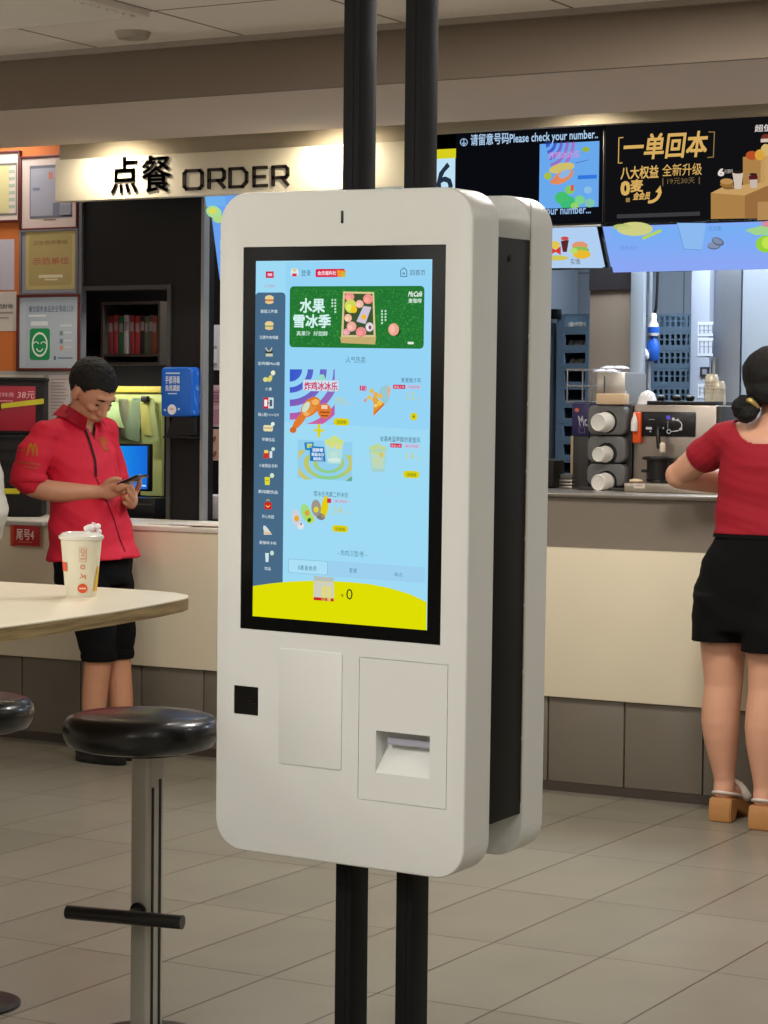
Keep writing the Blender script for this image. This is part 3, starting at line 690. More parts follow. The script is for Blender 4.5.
q = KF(389, 188.5); B().box(q.x-.008, q.x+.008, .03, .05, ZT_-.001, ZT_+.003, .001).make('top_vent', mat('slot_black', (14, 14, 14), .4), ki)
B().box(r0.x+.012, r1.x-.006, .0225, .0325, r0.z-.028, r0.z-.014, .001).make('receipt_mouth', mat('receipt_grey', (176, 176, 190), .5), ki)
# rear shell, the mirror of the front one
me = B().prism(rrect(fx0, ZB_, fx1, ZT_, .062, 10), .2405, .332, .005, 3).mesh()
me = boolean(me, cutbox(bx0, bx1, .320, .35, bz0, bz1))
link('rear_shell', me, wh, ki, 15)
B().box(bx0+.0005, bx1-.0005, .3205, .331, bz0+.0005, bz1-.0005, .0008).make('rear_screen', gl, ki)
cov = mat('cover_black', (20, 19, 18), .55, spec=.3)
for s in (-1, 1):
    b = B().box(s*.271-.004, s*.271+.004, .1043, .2402, -.722, .390, .001)
    b.lathe([(.006, 0), (.006, .002)], (s*.2752, .155, .352), 16, axis=(s, 0, 0))
    b.make('side_cover', cov, ki)
b = B().box(-.26, .26, .1043, .1103, -.722, .39).box(-.26, .26, .2342, .2402, -.722, .39)
b.make('back_plate', cov, ki)
bs_ = B()
for i in range(9): bs_.box(.2755, .277, .2385, .2402, -.70+i*.13, -.70+i*.13+.123)
bs_.make('edge_trim', mat('edge_light', (170, 162, 148), .4), ki)
# display picture
sx = [KF(255.8, 261), KF(432.2, 259.3), KF(426.7, 630.2), KF(252.9, 616.1)]
SX0, SX1 = (sx[0].x+sx[3].x)/2, (sx[1].x+sx[2].x)/2; SZ1, SZ0 = (sx[0].z+sx[1].z)/2, (sx[2].z+sx[3].z)/2
disp = B().box(SX0, SX1, .0002, .0009, SZ0, SZ1).make('display', emit_mat('display_blue', (158, 218, 244), 1.0), ki)
place = lambda u, v, L: (u, -.0001-L*.5, v)
# (x, y) of the picture are photo pixels on the glass
C = Canvas(lambda px, py: (KF(px, py).x, KF(px, py).z), place)
bg2 = (172, 226, 247)
def SXY(px, py): return (px, py)
C.poly([(286, 262.5), (431.5, 261), (429, 430), (284, 422)], (150, 212, 246), 1)
# sidebar follows the display's own axes: use local corners
def loc_rect(u0, z0, u1, z1, col, L=1, r=0): C._p(rrect(u0, z0, u1, z1, r, 5) if r else [(u0, z0), (u1, z0), (u1, z1), (u0, z1)], col, L)
ub = KF(284.4, 420).x; zt = KF(270, 292.5).z
loc_rect(SX0, SZ0+.02, ub, zt, (72, 106, 134), 2, .008); loc_rect(SX0, SZ0+.02, SX0+.02, zt-.02, (72, 106, 134), 2)
loc_rect(SX0, zt-.0005, SX0+.004, zt+.001, (150, 212, 246), 3)
# yellow order bar with curved top
pts = [(SX0, SZ0), (SX1, SZ0)]
for px, py in ((426.9, 602), (410, 594), (390, 588), (370, 584), (350, 582), (330, 581), (310, 580.7), (290, 581.5), (270, 583.5), (253.1, 586)): 
    k_ = KF(px, py); pts.append((max(SX0, min(SX1, k_.x)), k_.z))
C._p([p for p in pts], (222, 222, 4), 3)
C.rect(314, 581, 334, 601, (206, 206, 190), 4, 1); C.rect(314, 576, 334, 582, (182, 190, 186), 5); C.rect(314, 597, 334, 601.5, (200, 40, 30), 5); C.rect(322, 586, 326, 601, (226, 216, 120), 5); C.rect(327.5, 586, 331, 601, (226, 216, 120), 5)
C.text('0', 346.5, 588.5, 353, 599.5, (70, 74, 20), 4); C.text('¥', 341, 593.5, 344, 597, (90, 94, 20), 4)
# header
C.poly([(266, 271.5), (274, 271.3), (274, 278), (266, 278)], (206, 44, 84), 4); C.rect(268, 273.4, 272.5, 276, (240, 190, 210), 5)
C.text('人气热卖', 264.5, 284.5, 275, 287.5, (196, 130, 160), 4)
C.ell(294.8, 272.5, 4, 4.6, (220, 232, 236), 4); C.rect(292.5, 273.5, 297, 276.5, (206, 60, 80), 5); C.ell(294.8, 270, 1.6, 1.8, (226, 196, 120), 5)
C.text('登录', 301.5, 270, 311, 276, (70, 110, 130), 4)
C.rect(315.8, 269, 345, 277, (214, 34, 74), 4, 1.5); C.text('会员福利社', 318, 271, 336.5, 275.2, (250, 232, 238), 5, .02)
C.poly([(337, 270), (347, 271), (343, 277), (338, 277)], (240, 150, 50), 6); C.rect(342, 272, 346, 277, (200, 190, 60), 6)
C.line([(401, 270.5), (404, 267.8), (407, 270.5), (407, 276.5), (401, 276.5), (401, 270.5)], .7, (50, 90, 110), 4); C.rect(402.8, 272.5, 405.2, 274.5, (100, 150, 170), 4)
C.text('回首页', 410.5, 269.8, 425.5, 275.4, (70, 96, 112), 4)
# fruit banner on grass
Lb = 4
gz0_, gz1_ = (KF(290, 347).z+KF(424, 349).z)/2, (KF(290, 286.2).z+KF(424.5, 286).z)/2
gx0_, gx1_ = KF(290, 300).x, KF(424.5, 300).x
loc_rect(gx0_, gz0_, gx1_, gz1_, (36, 118, 50), 3, .008)
rg = random.Random(3)
for i in range(2200):
    u = rg.uniform(gx0_+.004, gx1_-.004); v = rg.uniform(gz0_+.003, gz1_-.006); a = rg.uniform(0, 3.14); l = rg.uniform(.0018, .0042); w_ = .0006
    dx, dy = math.cos(a), math.sin(a); g = rg.choice([(34, 112, 48), (70, 160, 66), (54, 146, 60), (30, 100, 46), (96, 178, 84), (60, 150, 62)])
    C._p([(u-dy*w_, v+dx*w_), (u+dx*l, v+dy*l), (u+dy*w_, v-dx*w_)], g, 4+i % 3*.2)
C.text('水果', 300.5, 298.5, 325, 312.5, (214, 244, 240), 6, .035); C.text('雪冰季', 294, 314.5, 331, 327.5, (214, 244, 240), 6, .035)
C.text('真果汁  好甜醇', 297, 331, 328, 335.6, (206, 236, 224), 6, .015)
for a, b_, n_ in ((331.8, 299, 3), (334.8, 299, 5), (381.5, 310, 5), (385, 310, 4)):
    for i in range(n_): C.rect(a, b_+i*3, a+1.7, b_+i*3+2, (190, 226, 200), 6)
C.text('McCafé', 408.5, 291.5, 422, 296.5, (236, 246, 240), 6, .03, .25); C.text('麦咖啡', 409, 298.5, 422, 303, (220, 240, 226), 6, .02)
C.rect(408, 341.8, 414, 344.3, (226, 236, 224), 6, .8)
C.poly([(343.5, 291.5), (374.5, 292), (376, 338), (341.5, 338)], (216, 200, 144), 6); C.poly([(345.3, 293.5), (372.8, 294), (374, 335), (343.8, 335)], (62, 84, 50), 7)
C.poly([(340.5, 337), (376.5, 337), (375.5, 344.5), (341.5, 343)], (196, 172, 112), 7)
for x_, y_, rx, ry, col in ((350, 297, 4.8, 4.2, (236, 150, 140)), (368.5, 299, 5, 5, (236, 150, 136)), (351, 306, 5.8, 7, (206, 216, 90)), (360, 304, 4, 4, (240, 186, 170)), (348.5, 318, 3.8, 4, (240, 190, 160)), (352, 326.5, 4.8, 5, (236, 172, 160)), (361.5, 332, 5.3, 5, (232, 140, 140)), (347, 332, 3.5, 3.4, (230, 160, 170)), (370, 327, 4, 4.6, (224, 214, 222))):
    C.ell(x_, y_, rx, ry, col, 8); C.ell(x_-rx*.25, y_+ry*.2, rx*.5, ry*.5, tuple(min(255, int(k*1.06+8)) for k in col), 9)
C.poly([(364, 306), (372, 307), (366, 324), (357, 321.5)], (206, 196, 214), 10); C.ell(364.5, 317, 2.6, 2.6, (240, 186, 60), 11); C.ell(354.5, 309.5, 3.2, 3.6, (240, 200, 40), 10); C.ell(370.5, 327.5, 1.5, 2, (120, 80, 90), 10)
C.ell(395.6, 331.6, 5.6, 4.6, (30, 80, 36), 6); C.ell(394, 329.5, 5.4, 6.2, (238, 166, 146), 7); C.ell(392.8, 329, 2.6, 4, (244, 190, 168), 8)
C.text('·人气热卖·', 345, 356.3, 367, 363, (80, 130, 150), 4)
# sidebar categories
ic = [('超值三件套', 300), ('汉堡牛肉鸡腿', 326), ('全鸡桶Mini装', 352), ('小食', 377.5), ('随心配1+1=13.9', 403), ('早餐饮品', 428), ('小食甜品·饮料', 454), ('麦炫酷饮品', 480), ('开心乐园', 505), ('麦咖啡卡布', 531), ('饮品', 557)]
for i, (t, y) in enumerate(ic):
    w_ = [10, 11, 13, 4, 12, 7.5, 11, 11.5, 7, 10, 3.6][i]; x_ = 269.3-i*.14
    C.text(t, x_-w_*.85, y+9.6, x_+w_*.85, y+13, (216, 228, 232), 4, .01)
    if i in (0, 1): C.ell(x_+.3, y-2, 4.4, 2.8, (232, 206, 150), 4); C.rect(x_-3.8, y-.6, x_+4.4, y+1, (150, 170, 90) if i else (210, 110, 50), 5); C.ell(x_+.3, y+2, 4.2, 2, (226, 198, 146), 4)
    elif i == 2: C.line([(x_-3, y-4), (x_-1, y-1), (x_+1.5, y-1), (x_+3, y-4)], 1, (196, 200, 180), 4); C.rect(x_-3.5, y-1, x_+3.8, y+4, (60, 60, 50), 4); C.rect(x_-3, y+1.5, x_+4, y+4.5, (196, 200, 180), 5)
    elif i == 3: C.ell(x_-3, y+2, 2.6, 2.4, (220, 216, 130), 4); C.ell(x_+1.5, y+1, 2, 3.6, (222, 206, 110), 4, 20); C.ell(x_+4.5, y-4.6, 2.2, 2.5, (232, 236, 196), 5)
    elif i == 4: C.rect(x_-5, y-5.5, x_-.2, y+5.5, (206, 34, 54), 4); C.rect(x_-.2, y-5.5, x_+5, y+5.5, (206, 220, 226), 4); C.text('1', x_-3.4, y-3, x_-1.8, y+3, (250, 240, 240), 5, .05); C.text('1', x_+1.8, y-3, x_+3.2, y+3, (70, 90, 100), 5, .05); C.rect(x_-1, y-.5, x_+1, y+.5, (40, 40, 50), 6)
    elif i == 5: C.rect(x_-5, y-3, x_+4.5, y+3.5, (226, 222, 170), 4, 1.5); C.rect(x_-4.5, y-.6, x_+4, y+.6, (200, 130, 120), 5); C.ell(x_+4.5, y-4, 1.9, 2, (226, 240, 226), 5)
    elif i == 6: C.rect(x_-4.5, y-1, x_+.5, y+4.5, (206, 50, 40), 4); C.rect(x_-4, y-4, x_, y-.8, (236, 206, 90), 4); C.rect(x_+1.4, y-3, x_+4, y+4, (214, 226, 230), 4); C.ell(x_+5, y-5, 1.8, 1.8, (200, 230, 210), 5)
    elif i == 7: C.poly([(x_-3.5, y-3), (x_+2, y-3), (x_+1.5, y+5), (x_-3, y+5)], (222, 218, 50), 4); C.rect(x_-2, y, x_+.5, y+.8, (110, 120, 40), 5); C.ell(x_+4, y-4.5, 2.1, 2.4, (210, 232, 200), 5)
    elif i == 8: C.rect(x_-3.3, y-3, x_+3.5, y+4.5, (206, 36, 26), 4, 1); C.arc(x_, y, 1.3, 2, 0, 180, (240, 200, 60), 5); C.arc(x_, y-4, 1, 1.8, 180, 360, (200, 190, 80), 4); C.rect(x_-1, y+1.5, x_+1, y+2.2, (250, 220, 210), 6)
    elif i == 9: C.poly([(x_-4, y-4), (x_-1, y-4), (x_+4.4, y+3.6), (x_-4, y+3.6)], (224, 216, 196), 4); C.rect(x_-4.4, y-5.4, x_-2, y-1, (206, 226, 232), 5); C.line([(x_-3, y+1.6), (x_+3, y+2.6)], .9, (200, 160, 110), 5)
    else: C.poly([(x_-2.5, y-4), (x_+1.2, y-4), (x_+.8, y+5), (x_-2, y+5)], (208, 228, 232), 4); C.ell(x_+4.4, y-4, 2, 2.4, (196, 222, 202), 5)
# striped promotion (concentric bands) in the grid cell: colour goes blue -> violet -> pink
def clipdisk(cx, cy, r0, r1, a0, a1, colf, x0, x1, y0, y1, L, ry=1.0, n=40, kr=3):
    for k in range(n):
        for j in range(kr):
            t0, t1 = math.radians(a0+(a1-a0)*k/n), math.radians(a0+(a1-a0)*(k+1)/n); p0, p1 = r0+(r1-r0)*j/kr, r0+(r1-r0)*(j+1)/kr
            P_ = [(cx+r*math.cos(t), cy+r*ry*math.sin(t)) for r, t in ((p0, t0), (p1, t0), (p1, t1), (p0, t1))]
            P_ = [(min(max(x, x0), x1), min(max(y, y0), y1)) for x, y in P_]
            w_ = max(p[0] for p in P_)-min(p[0] for p in P_); h_ = max(p[1] for p in P_)-min(p[1] for p in P_)
            if w_ < .05 or h_ < .05: continue
            mx_ = sum(p[0] for p in P_)/4; my_ = sum(p[1] for p in P_)/4; C.poly(P_, colf(mx_, my_), L)
def mixc(a, b_, t): t = max(0, min(1, t)); return tuple(a[i]*(1-t)+b_[i]*t for i in range(3))
vio = lambda x, y: mixc(mixc((50, 90, 206), (130, 110, 196), (x-289)/45), (206, 96, 160), (y-385)/38)
for r0_, r1_ in ((0, 11), (16, 21), (27, 33), (39, 45), (51, 57), (62, 68)): clipdisk(290, 369.3, r0_*1.12, r1_*1.12, 0, 90, vio, 289.2, 335, 369.3, 424, 4)
C.rect(303, 379.4, 339.5, 391.8, (170, 200, 226), 5, 1.5); C.rect(303.7, 380, 338.8, 391.2, (206, 226, 240), 6, 1.5); C.text('炸鸡冰冰乐', 305, 381.6, 338, 390, (206, 40, 96), 7, .03)
C.poly([(318, 380), (320, 374.5), (324, 374.5), (326, 380)], (150, 220, 200), 5)
# chicken drumstick
for x_, y_, rx, ry, rot, col in ((311, 407, 12, 7.5, -48, (220, 126, 44)), (309.5, 408, 9.5, 5.6, -48, (232, 152, 72)), (300, 420.5, 11, 3.8, -52, (222, 122, 50)), (293.5, 430, 3.4, 3, 0, (206, 106, 40)), (316, 402, 3.5, 3, 0, (240, 180, 100)), (307, 414, 3, 2, 0, (240, 176, 96))): C.ell(x_, y_, rx, ry, col, 7 if rot else 8, rot)
C.ell(306.5, 407, 6, 3, (206, 224, 200), 9, -60); C.ell(325, 411, 6.8, 7.6, (222, 120, 50), 9); C.rect(322, 405, 328, 409, (240, 210, 180), 10); C.rect(320.5, 411.5, 330, 413, (150, 70, 30), 10); C.rect(321.5, 415, 329, 416.5, (150, 70, 30), 10)
C.text('19', 336, 396.8, 343.5, 405, (206, 204, 120), 5, -.0); C.text('.9', 345, 401.5, 349.5, 405.4, (206, 204, 130), 5)
C.rect(334, 418, 349.5, 425.8, (216, 208, 20), 5, 3.8); C.text('选规格', 337, 420, 346.5, 423.8, (90, 88, 20), 6)
C.rect(314, 429, 324.5, 431.8, (214, 210, 40), 6); C.rect(317.8, 424, 320.8, 437, (214, 210, 40), 6)
# green swirl promotion with drink
gr = lambda x, y: mixc((214, 196, 90), (140, 206, 140), (x-298)/26 if x < 326 else (352-x)/22+.2)
C.poly([(298, 439.5), (352.5, 442), (352, 481), (297.5, 478)], (146, 206, 238), 3)
for r0_, r1_ in ((11, 15.5), (20, 25), (30, 35)): clipdisk(329, 463, r0_, r1_, 0, 360, gr, 299, 352, 455 if r0_ < 25 else 450, 479.5, 4.5, .66, 60)
for x_, y_ in ((0, 0),): C.poly([(325, 441), (344, 442), (341.5, 464), (328, 463.5)], (176, 220, 222), 7)
for x_, y_, r_ in ((329, 442, 3.6), (335, 439.5, 4.2), (340.5, 442.5, 3.6), (333, 445, 3), (339, 447, 2.6)): C.ell(x_, y_, r_, r_*.9, (206, 222, 130) if r_ > 3 else (224, 220, 120), 8)
C.ell(334.8, 460, 6.4, 2.4, (210, 234, 228), 8); C.rect(331, 452, 338, 457, (190, 226, 214), 8)
C.poly([(304.5, 442.5), (314, 442), (314, 450.5), (305.5, 450)], (40, 134, 196), 6); C.rect(307.5, 443.5, 312.5, 448, (200, 214, 120), 7)
C.poly([(310, 446), (324.5, 447), (326, 461.5), (310.5, 461)], (30, 120, 190), 7); C.text('甜醉椰', 313, 448, 323.5, 451.6, (230, 240, 250), 8, .03); C.text('青梨冰沙', 312, 452.6, 324.5, 456, (230, 240, 250), 8, .03); C.text('酸甜爽口', 314, 457, 323.5, 460.2, (230, 240, 250), 8, .03)
C.poly([(346, 481), (352.5, 476), (352.3, 481.3)], (90, 176, 150), 5)
# right column products
C.text('麦麦脆汁鸡', 401.5, 377.5, 421, 382.4, (70, 106, 126), 4); C.rect(393.3, 384.6, 405.6, 389, (206, 40, 90), 4, .8); C.text('新品上市', 394.5, 385.6, 404.5, 388, (246, 220, 230), 5); C.rect(407.5, 384.8, 421, 389.3, (196, 192, 222), 4, .8); C.text('可用优惠', 409, 385.8, 419.5, 388.2, (150, 130, 180), 5)
C.text('12', 407.5, 392, 415.5, 400, (196, 208, 140), 4); C.text('.5', 417, 397, 420.5, 400.6, (196, 208, 150), 4)
C.text('新', 362, 385.5, 367, 391, (220, 60, 110), 4, .04); C.rect(360, 385.5, 361.5, 390.6, (220, 60, 110), 4)
C.poly([(374, 396.5), (385.5, 404), (373.5, 416.5)], (226, 146, 50), 5); C.poly([(378, 396), (381, 387), (388, 384.4), (391, 389), (389, 400), (386, 405)], (150, 200, 214), 5); C.poly([(387.5, 385.5), (391, 388), (389.5, 398), (388, 394)], (226, 176, 140), 6)
for x_, y_, r_, col in ((372, 391, 2.4, (214, 190, 90)), (376, 394.5, 2.6, (226, 176, 90)), (380.5, 396, 2.6, (222, 190, 96)), (370, 397.5, 2.4, (216, 196, 110)), (375.5, 399.5, 3, (224, 170, 70)), (380, 403, 2.6, (240, 196, 80)), (376, 405.5, 1.9, (240, 206, 110)), (365.5, 400.5, 1.6, (226, 150, 120))): C.ell(x_, y_, r_, r_, col, 7)
C.line([(366, 400), (369, 396.5)], 1, (226, 150, 120), 6); C.line([(375, 413), (384, 404.5)], 1.2, (206, 100, 40), 6)
C.ell(414, 416.5, 3.7, 4.1, (212, 206, 30), 4); C.rect(412.8, 416.2, 415.2, 416.9, (100, 96, 30), 5); C.rect(413.7, 415, 414.4, 418, (100, 96, 30), 5)
C.text('安慕希蓝莓酸奶麦旋风', 380.5, 436, 420.5, 441.5, (70, 100, 120), 4); C.rect(390.5, 443.2, 402, 447.8, (206, 40, 90), 4, .8); C.text('新品上市', 391.5, 444.3, 401, 446.7, (246, 220, 230), 5); C.rect(404.5, 443.6, 420, 448.6, (196, 196, 224), 4, .8); C.text('第二件半价', 406, 444.9, 418.5, 447.2, (150, 130, 180), 5)
C.text('14', 406.5, 451.5, 414.5, 459.5, (196, 208, 140), 4); C.text('.5', 416, 457, 420, 460.2, (196, 208, 150), 4)
C.poly([(369, 448), (387, 447.5), (384.5, 472), (372.5, 472)], (164, 208, 206), 5); C.poly([(370.5, 452), (385.8, 452), (383.8, 468.5), (373, 468.5)], (186, 216, 190), 6)
for x_, y_, r_ in ((373, 448, 3), (378, 446.5, 3.4), (383.5, 448, 2.8), (376, 452, 2.6), (381, 453.5, 3)): C.ell(x_, y_, r_, r_*.85, (190, 214, 150), 7)
C.ell(382, 455, 2.2, 2.5, (214, 196, 110), 8); C.ell(378, 461, 3, 3, (200, 212, 170), 7)
C.rect(403.5, 470.5, 419.6, 478.4, (216, 208, 20), 4, 3.8); C.text('选规格', 407, 472.6, 416.5, 476.4, (90, 88, 20), 5)
# lower left product
C.text('雪冰任选第二杯半价', 314, 490.8, 348.5, 496.2, (70, 110, 120), 4); C.rect(327.5, 498.3, 331.5, 503, (210, 46, 80), 7); C.rect(334, 499, 348.5, 503.4, (190, 200, 224), 4, .8); C.text('第二件半价', 335.5, 500, 347, 502.4, (140, 140, 180), 5)
C.text('34', 333.5, 506, 342.5, 514.3, (196, 208, 140), 4); C.text('.5', 344.5, 511, 348.5, 514.6, (196, 208, 150), 4)
for x_, y_, rx, ry, rot, col in ((296.5, 518, 4.4, 9, -12, (206, 208, 220)), (306.5, 513, 4.8, 9.5, -18, (160, 220, 130)), (316.5, 508, 4.8, 8.5, -5, (160, 150, 140)), (325, 507, 3.6, 11.5, 8, (226, 206, 20)), (321, 516.5, 4.5, 3.4, 20, (130, 120, 116)), (310.5, 519, 4, 4.5, 0, (190, 220, 70)), (301, 526, 3.4, 3.4, 0, (226, 226, 232))): C.ell(x_, y_, rx, ry, col, 5, rot)
for x_, y_, c_ in ((297, 518.5, (226, 170, 50)), (307.5, 513, (214, 166, 60)), (316.5, 509.5, (222, 210, 60))): C.ell(x_, y_, 2.5, 3, c_, 6)
C.ell(309.6, 520, 1.8, 2.2, (40, 110, 40), 6, 30); C.ell(301.5, 524, .8, 1, (60, 60, 60), 6)
C.rect(332.5, 524.8, 348.3, 532.6, (216, 208, 20), 5, 3.8); C.text('选规格', 335.5, 527, 345.5, 530.6, (90, 88, 20), 6)
C.text('- 肉肉汉堡/卷 -', 338, 549.5, 367, 555.5, (90, 140, 160), 4)
C.rect(288.5, 558.6, 328, 575.4, (130, 176, 206), 4, 1.5); C.rect(289, 559.1, 327.5, 574.9, (170, 224, 246), 5, 1.5)
C.poly([(328.5, 560.5), (425.5, 567.5), (425.2, 583), (328.5, 576.2)], (156, 208, 238), 4)
C.text('0麦金会员', 298.5, 564.7, 317, 569.8, (60, 96, 120), 6); C.text('套餐', 349.5, 567.8, 357.5, 572.6, (90, 140, 160), 6); C.text('单点', 394.5, 572, 403, 576.5, (90, 140, 160), 6)
C.make('display_picture', SCREEN(), disp)
LOCAL[0] = False
# ------------------------------------------------------------------ posts
pm = mat('post_black', (20, 21, 22), .65, spec=.25)
def post(pxl, label):
    xa = PY(pxl, 190, 3.905).x; p = empty('mounting_post', (xa+.0175, 3.94, 0), 0, label, 'post', 'posts carrying the kiosk')
    b = B().box(xa, xa+.036, 3.915, 3.984, 0, ZT, .002); b.box(xa+.012, xa+.0235, 3.9135, 3.917, 0, ZT, .0008)
    b.make('post_tube', pm, p)
    B().box(xa-.02, xa+.055, 3.89, 4.0, 0, .006, .001).make('floor_plate', pm, p)
post(339.6, 'left black steel post from floor to ceiling behind the kiosk'); post(401.0, 'right black steel post from floor to ceiling behind the kiosk')
# ------------------------------------------------------------------ table, cup, stools
zt_ = .95
tt = empty('high_table', (-3.35, 3.5, 0), 0, 'high table with a rounded cream top and wooden edge at the left', 'table')
edge = [(-4.3, 4.25), (-4.3, 2.4), (-2.665, 2.4), (-2.668, 3.2), (-2.680, 3.5), (-2.702, 3.75), (-2.735, 3.96), (-2.765, 4.09), (-2.787, 4.145), (-2.815, 4.185), (-2.87, 4.222), (-2.96, 4.243), (-3.1, 4.25)]
wood = bpy.data.materials.new('plywood_edge'); wood.use_nodes = True; nt = wood.node_tree; bb = nt.nodes['Principled BSDF']
tc = nt.nodes.new('ShaderNodeTexCoord'); mp = nt.nodes.new('ShaderNodeMapping'); mp.inputs['Scale'].default_value = (6, 6, 120); nz = nt.nodes.new('ShaderNodeTexNoise'); nz.inputs['Scale'].default_value = 1; nz.inputs['Detail'].default_value = 3
cr_ = nt.nodes.new('ShaderNodeValToRGB'); cr_.color_ramp.elements[0].position = .3; cr_.color_ramp.elements[0].color = lin((112, 88, 50)); cr_.color_ramp.elements[1].position = .7; cr_.color_ramp.elements[1].color = lin((172, 146, 98))
nt.links.new(tc.outputs['Object'], mp.inputs[0]); nt.links.new(mp.outputs[0], nz.inputs['Vector']); nt.links.new(nz.outputs['Fac'], cr_.inputs[0]); nt.links.new(cr_.outputs[0], bb.inputs['Base Color']); bb.inputs['Roughness'].default_value = .5
B().prismz(edge[::-1], zt_-.028, zt_-.0035).make('wooden_core', wood, tt)
B().prismz(edge[::-1], zt_-.0035, zt_, .0008).make('laminate_top', mat('table_laminate', (226, 216, 192), .28, var=.02), tt)
B().lathe([(.22, 0), (.22, .008), (.19, .014), (.04, .02), (.035, .03), (.035, .9), (.12, .905), (.12, .922)], (-3.6, 3.2, 0), 32).make('pedestal', mat('dark_steel', (60, 58, 56), .35, .8), tt)
cp = PZ(81, 596, zt_)
cup = empty('paper_cup', (cp.x, cp.y, zt_), 0, 'white paper drink cup with orange prints and a clear lid on the high table', 'cup')
dcup = (cp-CAM).length; ppm = FPX/dcup; hc = 60/ppm; rb = 15.3/ppm; rtp = 20.5/ppm
cz = zt_
pw = mat('cup_paper', (226, 222, 200), .5, var=.02)
B().lathe([(rb*.9, .004), (rb*.96, 0), (rb, .003), (rb+(rtp-rb)*.98, hc*.97), (rtp, hc)], (cp.x, cp.y, cz), 48).make('cup_body', pw, cup, 30)
B().lathe([(rtp+.002, hc-.008), (rtp+.004, hc-.004), (rtp+.004, hc), (rtp+.0005, hc+.002), (rtp-.004, hc+.0065), (rtp-.010, hc+.0075), (rtp-.013, hc+.004), (.002, hc+.004)], (cp.x, cp.y, cz), 48).make('lid', mat('clear_lid', (226, 224, 214), .15, var=.01, coat=.5), cup, 30)
b = B(); rs = random.Random(2); rv = Vector((XI.x, XI.y, 0)).normalized()
sp_ = Vector((cp.x, cp.y, cz+hc+.006))+rv*.022
for i in range(7): b.ell(sp_+Vector((rs.uniform(-.012, .012), rs.uniform(-.012, .012), rs.uniform(0, .018))), (.006+.004*rs.random(), .006, .004+.005*rs.random()), Matrix.Rotation(rs.random()*3, 3, 'X'), 8)
b.cyl(sp_-Vector((.0, 0, .004)), sp_+Vector((.004, .002, .022)), .004, n=10)
b.make('straw_wrapper', mat('wrapper_white', (240, 232, 232), .4), cup, 60)
# prints wrapped on the cup wall
def cupprint():
    tocam = Vector((-cp.x, -cp.y, 0)).normalized(); a0 = math.atan2(tocam.y, tocam.x)
    def place(u, v, L): 
        r = rb+(rtp-rb)*max(0, min(1, v/hc))+.0014+L; return (cp.x+r*math.cos(a0+u), cp.y+r*math.sin(a0+u), cz+v)
    def m(px, py):
        y = (598-py)/70*hc*1.10; y = (597-py)/ppm*1.0; r = rb+(rtp-rb)*y/hc
        return (math.asin(max(-.98, min(.98, (px-81.2)/ppm/r))), y)
    c = Canvas(m, place); og = (226, 84, 44)
    c.ell(82.6, 588.3, 4.7, 4.7, og, 1); c.rect(79.5, 587.6, 85.7, 589, (250, 210, 190), 2); c.make('round_logo', PRINT(), cup)
    c = Canvas(m, place); c.rect(63.5, 562.8, 68.2, 571.6, og, 1); c.make('square_logo', PRINT(), cup)
    c = Canvas(m, place)
    c.frame(79.2, 548, 86, 562, .4, (226, 150, 120)); c.arc(82.6, 551.5, 1.4, 2, 0, 360, (220, 130, 100)); c.rect(81.5, 555, 84, 556, (220, 130, 100)); c.rect(80.3, 558.5, 85, 559.3, (220, 130, 100))
    c.arc(82.6, 567, 1.5, 2.2, 0, 360, (216, 110, 80)); c.line([(81, 573.5), (82.8, 577), (84.8, 575), (85.3, 579)], .7, (216, 110, 80)); c.line([(80, 578), (82.8, 577)], .7, (216, 110, 80))
    c.make('printed_symbols', PRINT(), cup)
    c = Canvas(m, place); c.poly([(96.6, 567), (98, 567), (96, 591.5), (92.7, 591.5)], (226, 178, 40), 1); c.make('yellow_stripe', PRINT(), cup)
cupprint()
vinyl = mat('black_vinyl', (30, 30, 31), .30, var=.05, coat=.25, bump=.05)
chrome = mat('satin_chrome', (186, 183, 174), .38, .45, var=.05)
def stool(px, pyb, label):
    g = PZ(px, pyb, 0); R = .168; zs_ = PY(px-8, 705, g.y).z+.001
    zs_ = .702
    s = empty('bar_stool', (g.x, g.y, 0), 0, label, 'stool', 'bar stools at the high table')
    x, y = g.x-.018, g.y
    prof = [(.02, -.076), (.132, -.076), (.154, -.070), (R-.004, -.054), (R, -.038), (R-.003, -.021), (.156, -.009), (.138, -.003), (.09, .0), (.04, .001), (.005, .001)]
    B().lathe(prof, (x, y, zs_), 64).make('seat_cushion', vinyl, s, 60)
    B().lathe([(.10, -.084), (.10, -.0765)], (x, y, zs_), 48).make('seat_plate', mat('dark_steel', (60, 58, 56), .35, .8), s)
    x = g.x
    B().prismz(rrect(x-.026, y-.030, x+.026, y+.030, .012, 5), .01, zs_-.0845).make('column', chrome, s)
    bl = mat('slot_black', (14, 14, 14), .4)
    B().box(x+.0255, x+.0275, y-.021, y-.014, .03, zs_-.155).box(x+.0255, x+.0275, y+.006, y+.013, .03, zs_-.14).make('column_slot', bl, s)
    B().lathe([(.125, 0), (.125, .006), (.11, .011), (.04, .016), (.04, .02)], (x, y, 0), 48).make('base_plate', mat('dark_steel', (60, 58, 56), .35, .8), s, 40)
    zf = .276
    u = Vector((.985, .17, 0))
    c = Vector((x, y-.075, zf))
    B().cyl(c-u*.140, c+u*.130, .0150, n=24).make('footrest_bar', vinyl, s, 40)
    B().cyl((x, y-.075, zf), (x, y-.0305, zf+.004), .012, n=16).lathe([(.02, 0), (.02, .004)], (x, y-.0345, zf+.004), 20, axis=(0, 1, 0)).make('footrest_bracket', vinyl, s, 40)
    return s
stool(146, 1038, 'black padded bar stool with its footrest bar, nearest the kiosk')
stool(-35, 1005, 'black padded bar stool cut by the left edge of the photo')
